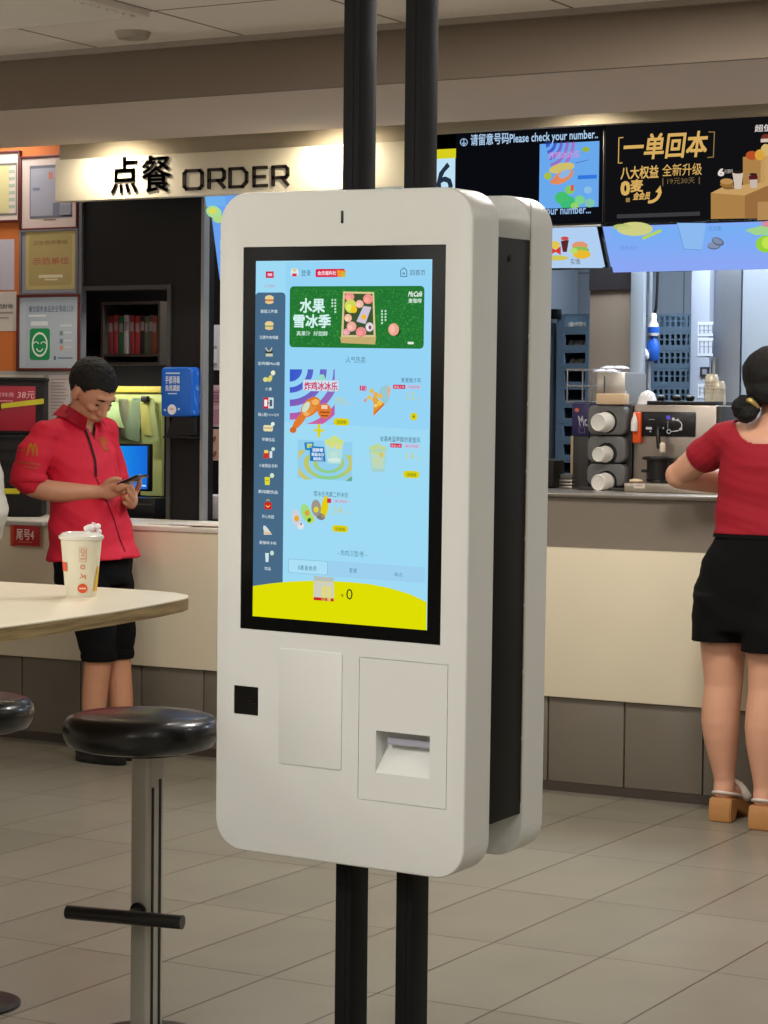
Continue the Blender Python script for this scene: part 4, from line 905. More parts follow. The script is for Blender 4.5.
# ------------------------------------------------------------------ menu boards over the counter
YN = 7.85
bezel = mat('display_bezel', (20, 20, 22), .35)
def screen(name, label, px0, py0, px1, py1, draw, Y=YN, cat='screen', bg=(120, 170, 230), border=1.2, emit=True, tilt=0.0, group=None, xz=None):
    a, c = PY(px0, py0, Y), PY(px1, py1, Y); x0, x1, z0, z1 = a.x, c.x, c.z, a.z
    if xz: x0, x1, z0, z1 = xz
    t = empty(name, ((x0+x1)/2, Y, z0), 0, label, cat, group)
    k = tilt/(z1-z0)
    sh = lambda z: (z1-z)*k
    w_ = border*.0037
    bm = B().box(x0, x1, Y+.001, Y+.05, z0, z1, .003).bm
    for v in bm.verts: v.co.y += sh(v.co.z)
    me = bpy.data.meshes.new('m'); bm.to_mesh(me); bm.free(); link('casing', me, bezel, t, 35)
    cv = Canvas(lambda px, py: ((lambda q: (q.x, q.z))(tiltpt(px, py, Y, z1, k))), lambda u, v, L: (u, Y-L+sh(v), v))
    cv._p([(x0+w_, z0+w_), (x1-w_, z0+w_), (x1-w_, z1-w_), (x0+w_, z1-w_)], bg, 1)
    draw(cv); cv.make('picture', SCREEN() if emit else PRINT(), t); return t
def tiltpt(px, py, Y, z1, k):
    q = PY(px, py, Y)
    for _ in range(6): q = PY(px, py, Y+(z1-q.z)*k)
    return q
def dn(c):
    c.rect(540, 135, 598.5, 212, (106, 168, 236), 2)
    c.arc(464, 142.3, 3.2, 3.9, 0, 360, (160, 196, 230), 3); c.line([(464, 139.5), (464, 144.5)], .8, (160, 196, 230), 3); c.line([(462.2, 143), (464, 145), (465.8, 143)], .8, (160, 196, 230), 3)
    c.text('请留意号码Please check your number..', 471, 134.5, 598, 147.5, (170, 200, 230), 4, .02)
    c.rect(539, 133, 600, 141, (12, 16, 22), 3)
    for r0, r1, cc in ((0, 6, (60, 90, 200)), (9, 12, (70, 90, 206)), (15, 18, (110, 100, 206)), (21, 24, (150, 110, 200)), (27, 30, (170, 110, 196))): c.arc(545, 141.5, r0, r1, 0, 75, cc, 3, 1.1, 12)
    c.text('炸鸡冰冰乐', 549, 152, 580, 159.5, (200, 150, 216), 4, .02); c.ell(586, 149.5, 3.8, 2.6, (150, 180, 60), 4)
    c.ell(562, 168, 13, 5, (206, 190, 110), 4, -12); c.ell(563, 177, 12, 5.5, (226, 140, 90), 5, -30); c.ell(565, 174, 6.5, 3.5, (140, 180, 226), 6, -30); c.ell(548, 176, 3.6, 3.8, (170, 190, 60), 5)
    c.line([(576, 163), (588, 160)], .8, (90, 110, 190), 5); c.rect(578, 175.5, 597, 178.5, (50, 120, 220), 5); c.line([(552, 182), (562, 176)], 3, (226, 130, 90), 5)
    for x_, y_, r_, cc in ((562, 198, 7, (70, 190, 110)), (570, 190, 5, (130, 200, 100)), (568, 203, 8, (60, 186, 120)), (580, 200, 5, (120, 210, 140)), (590, 203, 5, (130, 196, 170)), (588, 190, 4, (140, 190, 230)), (575, 206, 4, (150, 210, 90))): c.ell(x_, y_, r_, r_*.9, cc, 4 if r_ > 5 else 5)
    c.rect(571, 185, 574, 191, (220, 90, 80), 6)
    c.rect(456.5, 212, 600, 221, (12, 14, 20), 5); c.text('Please check your number...', 500, 208.5, 591, 219, (150, 184, 226), 6, .02)
t = screen('number_display', 'black order number display reading Please check your number', 455.5, 133, 603, 223.5, dn, bg=(10, 11, 16), xz=None)
# fix: second text line hides under the kiosk on the left, as in the photo
def dpromo(c):
    g = (214, 172, 96)
    c.line([(623, 137.5), (619, 138), (618.5, 163), (622, 163)], .9, g, 2); c.line([(709, 132), (714.5, 132), (713.5, 157), (708, 157.5)], .9, (150, 120, 70), 2)
    c.text('一单回本', 623, 135.5, 706, 160, g, 2, .03, .12)
    c.text('八大权益', 621, 167, 658.5, 179.5, g, 2, .025); c.text('全新升级', 662.5, 164.5, 702, 176.5, g, 2, .005)
    c.text('19元30天', 667.5, 178.5, 695, 184.5, (120, 98, 60), 2); c.rect(662.5, 178, 663.3, 186, (120, 98, 60), 2); c.rect(699, 177, 699.8, 184, (120, 98, 60), 2)
    c.text('0', 621.5, 182, 629.5, 195, g, 2, .06); c.text('麦', 631, 180, 643, 192, g, 2, .04); c.text('金会员', 633, 192.5, 649.5, 200, g, 2, .04, .2); c.rect(626, 198, 630, 202, (150, 120, 70), 2)
    c.arc(649, 191, 9.5, 12.5, 5, 95, g, 2, 1.0, 10); c.poly([(655.5, 192), (660.5, 185.5), (662, 193.5)], g, 2)
    c.text('超值任选', 755, 125, 790, 132, (216, 206, 200), 2, .02); c.text('6', 718.5, 169, 724, 176, (226, 216, 210), 3, .05); c.text('元限时', 724.5, 169.5, 733, 173.5, (200, 190, 180), 3)
    wd = (170, 128, 72); wl = (196, 156, 100)
    c.poly([(711, 193), (745, 189), (767, 186), (767, 218), (711, 219)], wd, 3); c.poly([(711, 193), (722, 187.5), (767, 182), (767, 186), (745, 195.5)], wl, 4); c.poly([(745, 195.5), (767, 186), (790, 184), (790, 218), (745, 218.6)], (150, 108, 62), 4)
    c.poly([(743, 157), (765, 155), (765, 184), (743, 187)], wd, 3); c.rect(761, 155, 800, 200, wl, 3); c.rect(758, 202, 800, 219, (176, 136, 86), 6)
    c.ell(727, 184.5, 6.8, 2.8, (150, 106, 54), 6); c.ell(727, 181.5, 6.6, 3, (186, 140, 84), 7); c.ell(729, 188, 6, 1.6, (130, 96, 54), 5)
    c.poly([(732.5, 172), (743.5, 172), (741.5, 189), (735, 189)], (206, 190, 176), 6); c.ell(738, 172.3, 5.4, 1.5, (40, 24, 20), 7)
    c.poly([(749, 174), (758, 174), (757, 188), (751, 188)], (196, 180, 170), 6); c.rect(749.3, 175.5, 757.8, 179.5, (80, 30, 34), 7); c.ell(753.5, 174.3, 4.3, 1.2, (60, 30, 24), 7)
    c.ell(752, 155.5, 6, 4.5, (180, 80, 40), 5); c.ell(760, 155, 5, 5.5, (214, 160, 60), 6); c.ell(766, 150, 5, 6, (206, 176, 110), 6); c.ell(766, 138, 4.5, 4, (110, 50, 36), 6); c.rect(761, 139, 770, 142, (206, 190, 170), 7)
    c.rect(617, 214.5, 700, 215.6, (60, 60, 62), 2)
t = screen('promotion_board', 'black promotion board with large gold characters and wooden blocks of food', 0, 0, 1, 1, dpromo, bg=(17, 17, 19), Y=YN, cat='board', xz=(PY(604.5, 150, YN).x, PY(604.5, 150, YN).x+1.04, PY(690, 221, YN).z, PY(690, 119, YN).z))
x0 = PY(604, 150, YN).x
def dl1(c):
    c.poly([(550, 226), (596, 225), (603, 268), (551, 268)], (176, 206, 240), 2)
    c.ell(555, 245, 5, 4, (226, 196, 80), 4); c.poly([(550, 247), (556, 250), (561, 246), (561, 255), (556, 252), (550, 255)], (214, 60, 44), 5); c.ell(557, 258, 12, 2.6, (206, 196, 90), 4)
    c.poly([(561, 241), (569, 240), (567, 252), (563, 252)], (90, 40, 40), 4); c.ell(565, 238.5, 4, 2, (200, 80, 80), 5)
    c.ell(580, 246, 8, 4.5, (226, 150, 110), 4); c.ell(580, 250.5, 9.5, 4, (140, 190, 90), 5); c.ell(582, 254.5, 9, 4.4, (230, 186, 50), 6); c.ell(574, 251, 4, 3, (180, 220, 120), 6)
    c.text('买堡', 570, 259, 580, 264.5, (90, 80, 60), 5)
screen('menu_screen', 'lit menu screen with burger and drink under the number display', 500, 224.5, 603, 270, dl1, bg=(176, 206, 240), tilt=.085, xz=(PY(520, 240, YN).x, PY(597.5, 240, YN).x, PY(600, 270, YN).z+.012, PY(600, 225.5, YN).z), group='tilted menu screens')
def dl2(c):
    for i in range(8): c.rect(611, 229+i*4.6, 900, 234+i*4.6, (118+i*3, 174-i, 244), 1.5)
    c.ell(635, 229, 18, 7, (206, 206, 130), 3); c.line([(644, 238), (660, 231)], 3, (180, 210, 90), 4); c.ell(622, 227, 9, 3, (176, 190, 110), 3)
    c.poly([(677, 223), (706, 223), (702, 250), (684, 249)], (140, 186, 240), 3); c.line([(678, 225), (684, 249), (702, 250)], .7, (110, 150, 206), 4)
    c.ell(714, 246, 6.5, 3.6, (92, 104, 130), 4); c.ell(714, 245.2, 6.3, 3.2, (130, 146, 176), 5); c.ell(718, 241.5, 6.5, 3.8, (84, 94, 120), 6, 25); c.ell(717.6, 241, 5.6, 2.8, (126, 140, 170), 7, 25)
    c.text('买买堡', 708.5, 226.5, 721, 231, (96, 130, 190), 4); c.text('双层吉士', 620, 246, 638, 250, (110, 140, 206), 4)
    c.poly([(745, 230), (768, 224), (790, 226), (788, 235), (755, 235)], (160, 210, 140), 4); c.ell(766, 244, 10, 8.5, (150, 210, 60), 5); c.ell(768, 243, 6, 6, (196, 226, 80), 6); c.ell(768, 224, 7, 3, (206, 140, 160), 5)
screen('menu_screen', 'wide blue lit menu screen with dark cookies under the gold lettered board', 0, 0, 1, 1, dl2, bg=(130, 170, 246), tilt=.085, xz=(PY(601, 240, YN).x, PY(601, 240, YN).x+1.05, PY(600, 270, YN).z+.012, PY(600, 225.5, YN).z), group='tilted menu screens')
def dl3(c):
    c.rect(205, 196, 226, 206, (110, 176, 236), 2); c.ell(214, 212, 8, 6, (170, 220, 150), 3, 20); c.ell(213, 211, 4, 3, (220, 216, 90), 4); c.ell(219, 219, 6, 4, (176, 216, 130), 3); c.ell(226, 245, 6, 14, (130, 220, 226), 3)
ztop = PY(440, 151, YN).z
screen('menu_screen', 'blue lit menu screen between the order sign and the left edge of the kiosk', 0, 0, 1, 1, dl3, bg=(106, 160, 238), tilt=.12, xz=(PY(203.5, 190, YN).x, -4.68, PY(219, 281, YN+.1).z, ztop), group='tilted menu screens')
def dl6(c):
    c.rect(380, 152.5, 456, 158, (214, 206, 30), 3); c.text('6', 437, 163.5, 453, 196, (36, 50, 66), 3, .01)
screen('menu_screen', 'menu screen with a yellow band and large digit 6 right of the kiosk posts', 0, 0, 1, 1, dl6, bg=(190, 226, 244), xz=(-4.66, PY(456.5, 150, YN).x, ztop-.44, ztop), group='tilted menu screens')
# hanging bar between upper and lower rows, fixed to the fascia
rl = empty('board_rail', (-3.4, YN+.06, 2.0), 0, 'dark rail carrying the menu boards under the fascia', 'rail')
B().box(-5.1, -2.5, YN+.20, YN+.22, PY(600, 225, YN).z-.012, 2.438, .002).make('rail_plate', bezel, rl)
B().box(PY(500, 220, YN).x, PY(602, 220, YN).x, YN-.012, YN+.02, PY(600, 226.5, YN).z, PY(600, 224.7, YN).z, .001).make('light_edge', mat('rail_edge', (170, 172, 176), .3, .6), rl)
struct('trim_7', B().box(xs0, XR, YS+.092, YN+.3, 2.44, 2.47), mat('dark_soffit', (40, 40, 42), .6))
# ================================================================== KITCHEN THROUGH THE OPENING
YQ = 7.86
zq = zst+.0005
dst = mat('dispenser_grey', (92, 92, 92), .45); wht = mat('cup_white', (216, 214, 208), .4, var=.02)
x0, x1, z0, z1 = pb(587.5, 404.5, 625, 490, YQ)
x1d_ = x1+.004
cd = empty('cup_dispenser', ((x0+x1)/2, YQ+.1, zq), 0, 'grey three tier cup dispenser with white cup bases facing out', 'dispenser')
zz = [z1, PY(600, 435.5, YQ).z, PY(600, 463, YQ).z, zq+.012]
B().box(x0-.012, x1+.004, YQ+.05, YQ+.26, zq, z1, .004).box(x0-.03, x1+.004, YQ-.02, YQ+.26, zq, zq+.01, .002).make('dispenser_body', mat('dispenser_dark', (44, 42, 42), .5), cd)
for i, (cx_, cy_, r_) in enumerate(((600.5, 421, 9.2), (603.5, 453, 7.6), (602, 481, 8.6))):
    c = PY(cx_, cy_, YQ); rr = r_/281
    t = B().prism(rrect(x0, zz[i+1]+.002, x1, zz[i]-.002, .028, 5), YQ, YQ+.05, .008, 3).mesh()
    cc = PY(606.5, cy_+1 if i else 422, YQ)
    hole = B().cyl((cc.x, YQ-.01, cc.z), (cc.x, YQ+.04, cc.z), .0415, n=32).mesh()
    t = boolean(t, hole); dcol = link('dispenser_module', t, dst, cd, 35)
    B().lathe([(.038, 0), (.041, .006), (.041, .03), (.02, .031)], (cc.x, YQ+.004, cc.z), 32, axis=(0, 1, 0)).make('black_sleeve', mat('sleeve_black', (14, 14, 14), .4), dcol)
    q = empty('cup_stack', (c.x, YQ, c.z), 0, ['white paper cup base in the top tier of the dispenser', 'small white cup base in the middle tier of the dispenser', 'translucent white cup base in the bottom tier of the dispenser'][i], 'cup', 'cups loaded in the dispenser')
    ax = Vector((-.12, -1, -.02)).normalized(); s_ = Vector((cc.x, YQ+.03, cc.z)); L = .085
    b = B().lathe([(rr*1.12, 0), (rr*1.0, L-.004), (rr*.94, L), (rr*.86, L), (rr*.84, L-.005), (.001, L-.005)], s_, 32, axis=ax); b.make('cup', wht, q, 40)
    B().lathe([(rr*1.13, 0), (rr*1.16, .004), (rr*1.13, .008)], s_+ax*.03, 32, axis=ax).make('cup_rim', wht, q, 40)
# steel box, kraft box, domes, rack on top
x0b, x1b, z0b, z1b = pb(594, 372, 622, 404, YQ+.02)
zb_ = z1+.001
t = empty('steel_box', ((x0b+x1b)/2, YQ+.1, zb_), 0, 'brushed steel box standing on top of the cup dispenser', 'box')
B().box(x0b, x1b, YQ+.045, YQ+.25, zb_, z1b, .004).make('casing', steel, t)
B().box(x0b+.03, x0b+.034, YQ+.043, YQ+.046, zb_+.03, z1b-.015).make('front_slot', mat('slot_grey', (70, 76, 74), .5), t)
x0c, x1c, _, z1c = pb(596, 393.5, 624, 405, YQ-.01)
tag(B().box(x0c, x1c, YQ-.01, YQ+.04, zb_, z1c, .004).make('kraft_box', mat('kraft', (196, 170, 140), .7)), 'small tan carton in front of the steel box', 'carton')
a = PY(608, 372, YQ+.1)
lids = B()
for i in range(4): lids.lathe([(.036, 0), (.038, .003), (.034, .006), (.02, .012), (.016, .012)], (a.x-.03+.02*i, YQ+.12+.02*(i % 2), z1b+.001+.0125*(i % 2)), 20)
tag(lids.make('clear_lids', mat('clear_plastic', (206, 206, 220), .15, var=.02, coat=.6)), 'clear plastic lids lying on the steel box', 'lids'); bpy.data.objects['clear_lids']['kind'] = 'stuff'
# wire rack behind, left
YR = 8.0
x0r, x1r, z0r, z1r = pb(567.5, 369, 592, 403, YR)
wr = empty('wire_rack', ((x0r+x1r)/2, YR+.05, z0r), 0, 'small two tier chrome wire rack left of the steel box', 'rack')
cw = mat('chrome_wire', (190, 190, 196), .2, .9)
for z_ in (z0r+.004, (z0r+z1r)/2, z1r-.002):
    b = B()
    for k in range(5): b.cyl((x0r+(x1r-x0r)*k/4, YR, z_), (x0r+(x1r-x0r)*k/4, YR+.14, z_), .0022, n=8)
    for y_ in (YR, YR+.14): b.cyl((x0r, y_, z_), (x1r, y_, z_), .003, n=8); 
    for x_ in (x0r, x1r): b.cyl((x_, YR, z_), (x_, YR+.14, z_), .003, n=8)
    b.make('wire_shelf', cw, wr)
for x_ in (x0r, x1r):
    for y_ in (YR, YR+.14): B().cyl((x_, y_, z0r), (x_, y_, z1r), .003, n=8).make('upright', cw, wr)
x0s, x1s, z0s, z1s = pb(573, 404.5, 588, 436, YR-.02)
cl_ = empty('poster_box', ((x0s+x1s)/2, YR, zq), 0, 'navy printed panel on a black cabinet left of the cup dispenser', 'cabinet')
B().box(x0s, x1s+.004, YR-.02, YR+.17, zq, z0s, .003).make('cabinet_body', mat('dispenser_dark', (44, 42, 42), .5), cl_)
B().box(x0s-.006, x0s+.004, YR-.024, YR+.1, zq, z0s, .002).make('edge_profile', mat('kraft_edge', (150, 130, 104), .5), cl_)
B().box(x0s-.003, x1s+.006, YR-.022, YR+.16, z0s, z0r-.001, .002).make('navy_panel', mat('navy_print', (34, 30, 78), .4), cl_)
c = wallcanvas(YR-.022); c.text('Mc', 580, 416, 588, 426, (170, 168, 180), 1, .02, -.2); c.ell(577, 410, 2.2, 2, (190, 90, 70)); c.frame(579, 427, 585, 433, .5, (110, 90, 120)); c.make('panel_print', PRINT(), cl_)
# small things far left of the opening
x0d, x1d, z0d, z1d = pb(548, 459, 553.5, 489, 7.9)
tag(B().box(x0d-.03, x1d, 7.9, 8.0, zq, z1d, .012, 3).make('black_canister', mat('cover_black', (30, 28, 27), .38)), 'rounded black container at the kiosk side end of the steel worktop', 'container')
x0d, x1d, z0d, z1d = pb(556, 474, 572, 489, 7.95)
t = empty('steel_tray', ((x0d+x1d)/2, 8.0, zq), 0, 'short stack of steel trays between the black container and the dispenser', 'tray')
for k in range(3): B().box(x0d, x1d, 7.95, 8.12, zq+k*.012, zq+.009+k*.012, .003).make('tray', steel, t)
B().box(x0d+.006, x1d-.004, 7.96, 8.1, zq+.0345, z1d, .003).make('tray_stack_box', mat('bin_grey', (84, 80, 74), .5), t)
# ice cream machine
YI_ = 7.90
x0m, x1m, z0m, z1m = pb(626, 404.5, 716, 478, YI_)
x0m = max(x0m, x1d_+.008); x1m = max(x1m, x0m+.3)
im = empty('dessert_machine', ((x0m+x1m)/2, YI_+.2, zq), 0, 'stainless steel dessert machine with a black control panel on the steel worktop', 'machine')
B().box(x0m, x1m, YI_, YI_+.20, zq, z1m, .008, 3).make('machine_body', mat('machine_steel', (176, 166, 156), .3, .85, var=.05), im)
B().box(x1m+.0005, x1m+.018, YI_-.002, YI_+.20, zq, z1m-.004, .003).make('side_strip', mat('dispenser_dark', (44, 42, 42), .5), im)
B().box(x0m+.05, x1m-.01, YI_+.005, YI_+.2, z1m+.0005, z1m+.014, .003).make('top_cover', mat('sleeve_black', (14, 14, 14), .4), im)
for px in (661, 677, 690): g = PY(px, 400, YI_+.1); B().lathe([(.012, 0), (.018, .012), (.016, .018), (.006, .022)], (g.x, YI_+.1, z1m+.0145), 16).make('top_knob', mat('sleeve_black', (14, 14, 14), .4), im)
xa, xb_, za, zb2 = pb(637, 411.5, 694.5, 437, YI_-.01)
cpn = B().box(xa, xb_, YI_-.01, YI_-.0005, za, zb2, .003).make('control_panel', mat('panel_black', (22, 23, 26), .25), im)
c = wallcanvas(YI_-.01); w1 = (196, 196, 204)
c.ell(668.5, 417.5, 2.2, 2.2, (90, 80, 230), 2); c.rect(646, 427, 652, 429.5, w1); c.rect(661, 427, 664, 429, w1); c.rect(649, 419, 655, 420, (110, 120, 120)); c.ell(650.5, 431.5, .8, .8, w1)
c.arc(676, 425.5, 5.5, 6.5, -100, 100, w1, 1, .9); c.ell(673.5, 419, 1.5, 1.5, w1, 2); c.ell(678, 420, 1.3, 1.3, w1, 2); c.ell(681, 429, 1.5, 1.5, w1, 2); c.arc(669, 431.5, 1.6, 2.3, 0, 360, w1, 2); c.line([(671, 431.5), (678, 431)], .7, w1, 2); c.line([(668, 421), (668, 428)], .5, (150, 150, 160), 2)
c.make('panel_print', PRINT(), cpn)
g = PY(658.5, 430, YI_-.04); g2 = PY(659, 447, YI_-.05)
b = B().tube([(g.x, YI_-.008, g.z+.01), (g.x, YI_-.045, g.z), (g2.x, YI_-.05, g2.z)], [.006, .008, .009], 12); b.make('lever', mat('sleeve_black', (14, 14, 14), .4), im)
g = PY(662.5, 448, YI_-.05)
B().lathe([(.006, -.02), (.011, -.014), (.011, .012), (.007, .02)], (g.x, YI_-.05, g.z), 16).make('nozzle', mat('nozzle_white', (220, 206, 190), .4), im)
# hopper below the nozzle
gx0, gx1, gz0_, gz1_ = pb(641, 451, 675, 477.5, YI_-.06); cx_ = (gx0+gx1)/2
B().lathe([(.040, 0), (.043, .01), (.040, .012), (.040, gz1_-gz0_-.014), (.058, gz1_-gz0_-.012), (.058, gz1_-gz0_-.004), (.05, gz1_-gz0_)], (cx_, YI_-.06, zst+.036), 32).make('black_hopper', mat('hopper_black', (18, 18, 20), .3), im, 40)
for s in (-1, 1): B().box(cx_+s*.05-.01, cx_+s*.05+.01, YI_-.075, YI_-.045, zst+.07, zst+.082, .003).make('hopper_clamp', mat('hopper_black', (18, 18, 20), .3), im)
xa, xb_, za, zb2 = pb(624, 476.5, 735, 492, YI_-.16)
B().box(xa, xb_, YI_-.16, YI_-.001, zq, zst+.034, .004).make('drip_tray', mat('machine_steel2', (186, 176, 164), .3, .85, var=.05), im)
c = wallcanvas(YI_-.16); c.rect(634, 483.5, 645, 488.5, (206, 196, 184)); c.rect(636, 485, 643, 486, (150, 140, 130), 2); c.make('rating_plate', PRINT(), im)
g = PY(636, 475, YI_-.11); B().ell((g.x, YI_-.11, zst+.04), (.026, .02, .008), n=16).make('cream_spill_cap', mat('cream_cap', (214, 196, 164), .5), im)
# orange paper cone
g0_ = PY(632, 412, 7.84); g1_ = PY(632, 443, 7.84)
oc = empty('orange_holder', (g0_.x, YI_-.02, g1_.z), 0, 'orange holder with a white nozzle bottle fixed left of the control panel', 'holder')
B().box(g0_.x-.014, g0_.x+.018, YI_-.022, YI_-.0005, g1_.z, g0_.z, .004).make('orange_card', mat('orange_card', (226, 84, 24), .5), oc)
B().lathe([(.013, 0), (.013, .03), (.011, .04), (.004, .06), (.002, .066)], (g0_.x, YI_-.036, PY(632, 431, 7.84).z), 20).make('nozzle_bottle', wht, oc, 40)
# domes, cup stacks on the machine
dm = mat('dome_plastic', (214, 214, 220), .2, var=.02, coat=.5)
for i, (px, r_, n_) in enumerate(((637, .036, 'larger frosted dome lid on the left of the machine top'), (645.5, .022, 'smaller frosted dome lid beside the larger dome'))):
    g = PY(px, 400, YI_+.06)
    d_ = tag(B().lathe([(r_*1.1, 0), (r_*1.12, .003), (r_, .006), (r_*.95, r_*.6), (r_*.7, r_*1.15), (r_*.3, r_*1.4), (.002, r_*1.42)], (max(g.x, x0m+r_*1.15), YI_+.06-.052*0, z1m+.001), 28).make('dome_lid', dm, None, 50), n_, 'lid', 'dome lids on the machine')
    if i == 0: d_.location.x -= .012
tr_ = mat('clear_cup', (228, 220, 202), .15, var=.05, coat=.5, trans=.4)
for i, (px, py, n_) in enumerate(((712, 374, 'tall stack of clear plastic cups on the right end of the machine'), (718.5, 381, 'shorter stack of clear cups beside the tall stack'))):
    g = PY(px, py, YI_+.1); zb0 = z1m+.0005; x_ = min(g.x, x1m-.03+.03*i)
    s_ = empty('cup_stack', (g.x, YI_+.1, zb0), 0, n_, 'cups', 'clear cup stacks on the machine')
    hh = g.z-zb0; k = int(hh/.012)
    for j in range(k-4):
        z_ = zb0+j*.012
        if j < 5 or j == k-5 or j % 2 == 0: B().lathe([(.028, z_+.046 if j else z_+.046), (.0285, z_+.05), (.026, z_+.05)] if j < k-5 else [(.027, z_), (.022, z_+.05), (.021, z_+.05)], (g.x, YI_+.1, 0), 24).make('cup', tr_, s_, 40)
    B().lathe([(.0275, 0), (.0285, .004), (.024, hh-.01), (.020, hh)], (g.x, YI_+.1, zb0), 24).make('cup_sleeve', tr_, s_, 40)
# columns and panels behind
def kbox(name, label, cat, px0, px1, py0, py1, Y, d, m, floor_=True, bev=.002, kind=None):
    x0, x1, z0, z1 = pb(px0, py0, px1, py1, Y)
    o = B().box(x0, x1, Y, Y+d, 0 if floor_ else z0, ZT if py0 < 0 else z1, bev).make(name, m)
    if kind: o['kind'] = kind
    else: tag(o, label, cat)
    return o, (x0, x1, z0, z1)
x0, x1, z0, z1 = pb(590, 290.5, 634, 400, 8.95)
struct('wall_kitchen_column', B().box(x0, x1, 8.95, 9.0, 0, z1, .003), mat('taupe_column', (138, 122, 106), .55, var=.06))
struct('trim_8', B().box(x0, x1, 8.94, 9.0, z1, ZT), mat('dark_column_head', (52, 48, 50), .5))
struct('trim_9', B().box(*pb(635, 0, 648, 10, 8.9)[:2], 8.9, 8.93, 0, ZT, .003), mat('pale_steel', (176, 186, 198), .35, .5))
x0, x1, _, _ = pb(696, 0, 714.5, 10, 9.25)
o = struct('trim_10', B().box(x0, x1, 9.25, 9.7, 0, ZT, .003), mat('white_panel', (160, 168, 184), .5))
def dk_(a_, b_):
    def f(cv):
        for i in range(4): cv.line([(700+4.2*i, a_+3), (700+4.2*i, b_-3)], .8, (90, 96, 116), 2)
        for i in range(2): cv.rect(699, a_+3+5*i, 712, a_+3.6+5*i, (150, 156, 176), 3)
    return f
for a_, b_, n_ in ((322, 336, 'upper white instruction sheet on the pale kitchen panel'), (338, 356, 'middle white instruction sheet on the pale kitchen panel'), (384, 398, 'lowest white instruction sheet on the pale panel behind the cups')):
    wall_thing('instruction_sheet', n_, 'sheet', 698, a_, 713, b_, 9.25, None, 0, .004, inner=(206, 212, 222), draw=dk_(a_, b_))
wall_thing('switch_plate', 'small square black switch plate on the pale kitchen panel', 'switch', 700.5, 367, 709.5, 377, 9.25, None, 0, .01, inner=(40, 42, 50), draw=lambda cv: cv.rect(702.5, 369, 707, 374.5, (130, 132, 140), 3))
x0, x1, _, _ = pb(716, 0, 746, 10, 9.3)
fr = empty('steel_refrigerator', ((x0+x1)/2, 9.5, 0), 0, 'tall brushed steel refrigerator behind the head of the woman', 'fridge')
B().box(x0, x1, 9.32, 9.7, .05, ZT-.02, .004).make('cabinet', steel, fr)
B().box(x0, x1, 9.30, 9.319, .06, ZT-.03, .003).make('door', mat('fridge_door', (140, 144, 152), .35, .7), fr)
B().box(x0+.02, x0+.035, 9.27, 9.30, 1.0, 1.6, .004).make('handle', steel, fr); B().box(x0+.02, x1-.02, 9.34, 9.68, 0, .05).make('plinth', mat('dispenser_dark', (44, 42, 42), .5), fr)
x0, x1, _, _ = pb(747.5, 0, 800, 10, 9.2)
struct('trim_11', B().box(x0, x1, 9.2, 9.7, 0, ZT, .003), mat('pale_steel', (176, 186, 198), .35, .5))
x0, x1, _, _ = pb(588, 0, 590, 10, 9.0)
# crates
crate_m = mat('blue_grey_crate', (98, 120, 140), .5, var=.1)
def crate(x0, x1, y0, y1, z0, h, mode):
    """open crate: end with a hand slot (mode 0) or a slatted side (mode 1)"""
    b = B(); w_ = .012
    b.box(x0+w_, x1-w_, y0+w_, y1-w_, z0, z0+.006)
    b.box(x0, x1, y1-w_, y1, z0, z0+h); b.box(x0, x0+w_, y0, y1-w_, z0, z0+h); b.box(x1-w_, x1, y0, y1-w_, z0, z0+h)
    b.box(x0+w_, x1-w_, y0, y0+w_, z0, z0+h*.3); b.box(x0+w_, x1-w_, y0, y0+w_, z0+h*.88, z0+h)
    if mode == 0: b.box(x0+w_, x0+(x1-x0)*.25, y0, y0+w_, z0+h*.3, z0+h*.88).box(x1-(x1-x0)*.1, x1-w_, y0, y0+w_, z0+h*.3, z0+h*.88)
    else:
        n_ = 7
        for i in range(n_): a = x0+w_+(x1-x0-2*w_)*(i+.35)/n_; b.box(a, a+(x1-x0)/n_*.35, y0, y0+w_, z0+h*.3, z0+h*.88)
        b.box(x0+w_, x1-w_, y0+.001, y0+w_-.001, z0+h*.56, z0+h*.64)
    return b
def stack(pxa, pxb, pyt, Y, n, label, mode, pitch_px=18.3):
    x0, x1, _, zt = pb(pxa, pyt, pxb, pyt+10, Y); h = pitch_px*(PY(pxa, 300, Y)-PY(pxa, 301, Y)).z
    zbase = zt-h*n
    for k in range(n):
        z = zt-h*(k+1)
        t = tag(crate(x0, x1, Y, Y+.38, z+.0004, h-.001, mode).make('storage_crate', crate_m), label[0] if k == 0 else label[1] % ['second', 'third', 'fourth', 'fifth', 'sixth', 'seventh', 'eighth', 'ninth', 'tenth', 'eleventh'][k-1], 'crate', label[2])
    bn = empty('prep_bench', ((x0+x1)/2, Y+.2, 0), 0, label[3], 'bench')
    B().box(x0-.01, x1+.01, Y-.005, Y+.40, zbase-.03, zbase, .003).make('bench_top', steel, bn)
    for a in (x0+.01, x1-.04):
        for q in (Y+.02, Y+.35): B().box(a, a+.03, q, q+.03, 0, zbase-.03).make('leg', steel, bn)
    B().box(x0+.012, x1-.012, Y+.03, Y+.37, zbase-.32, zbase-.30).make('under_shelf', steel, bn)
stack(557, 589, 314, 9.3, 10, ('grey blue crate with hand slot, topmost of the left kitchen stack', '%s crate from the top of the left kitchen stack by the taupe column', 'crates in the left kitchen stack', 'steel bench under the left kitchen crates'), 0)
stack(648, 692, 314, 9.32, 8, ('slatted grey blue crate, topmost of the right kitchen stack', '%s slatted crate from the top of the right kitchen stack behind the machine', 'crates in the right kitchen stack', 'steel bench under the right kitchen crates'), 1)
bagm = mat('bread_bag', (170, 166, 160), .4, var=.2, scale=30)
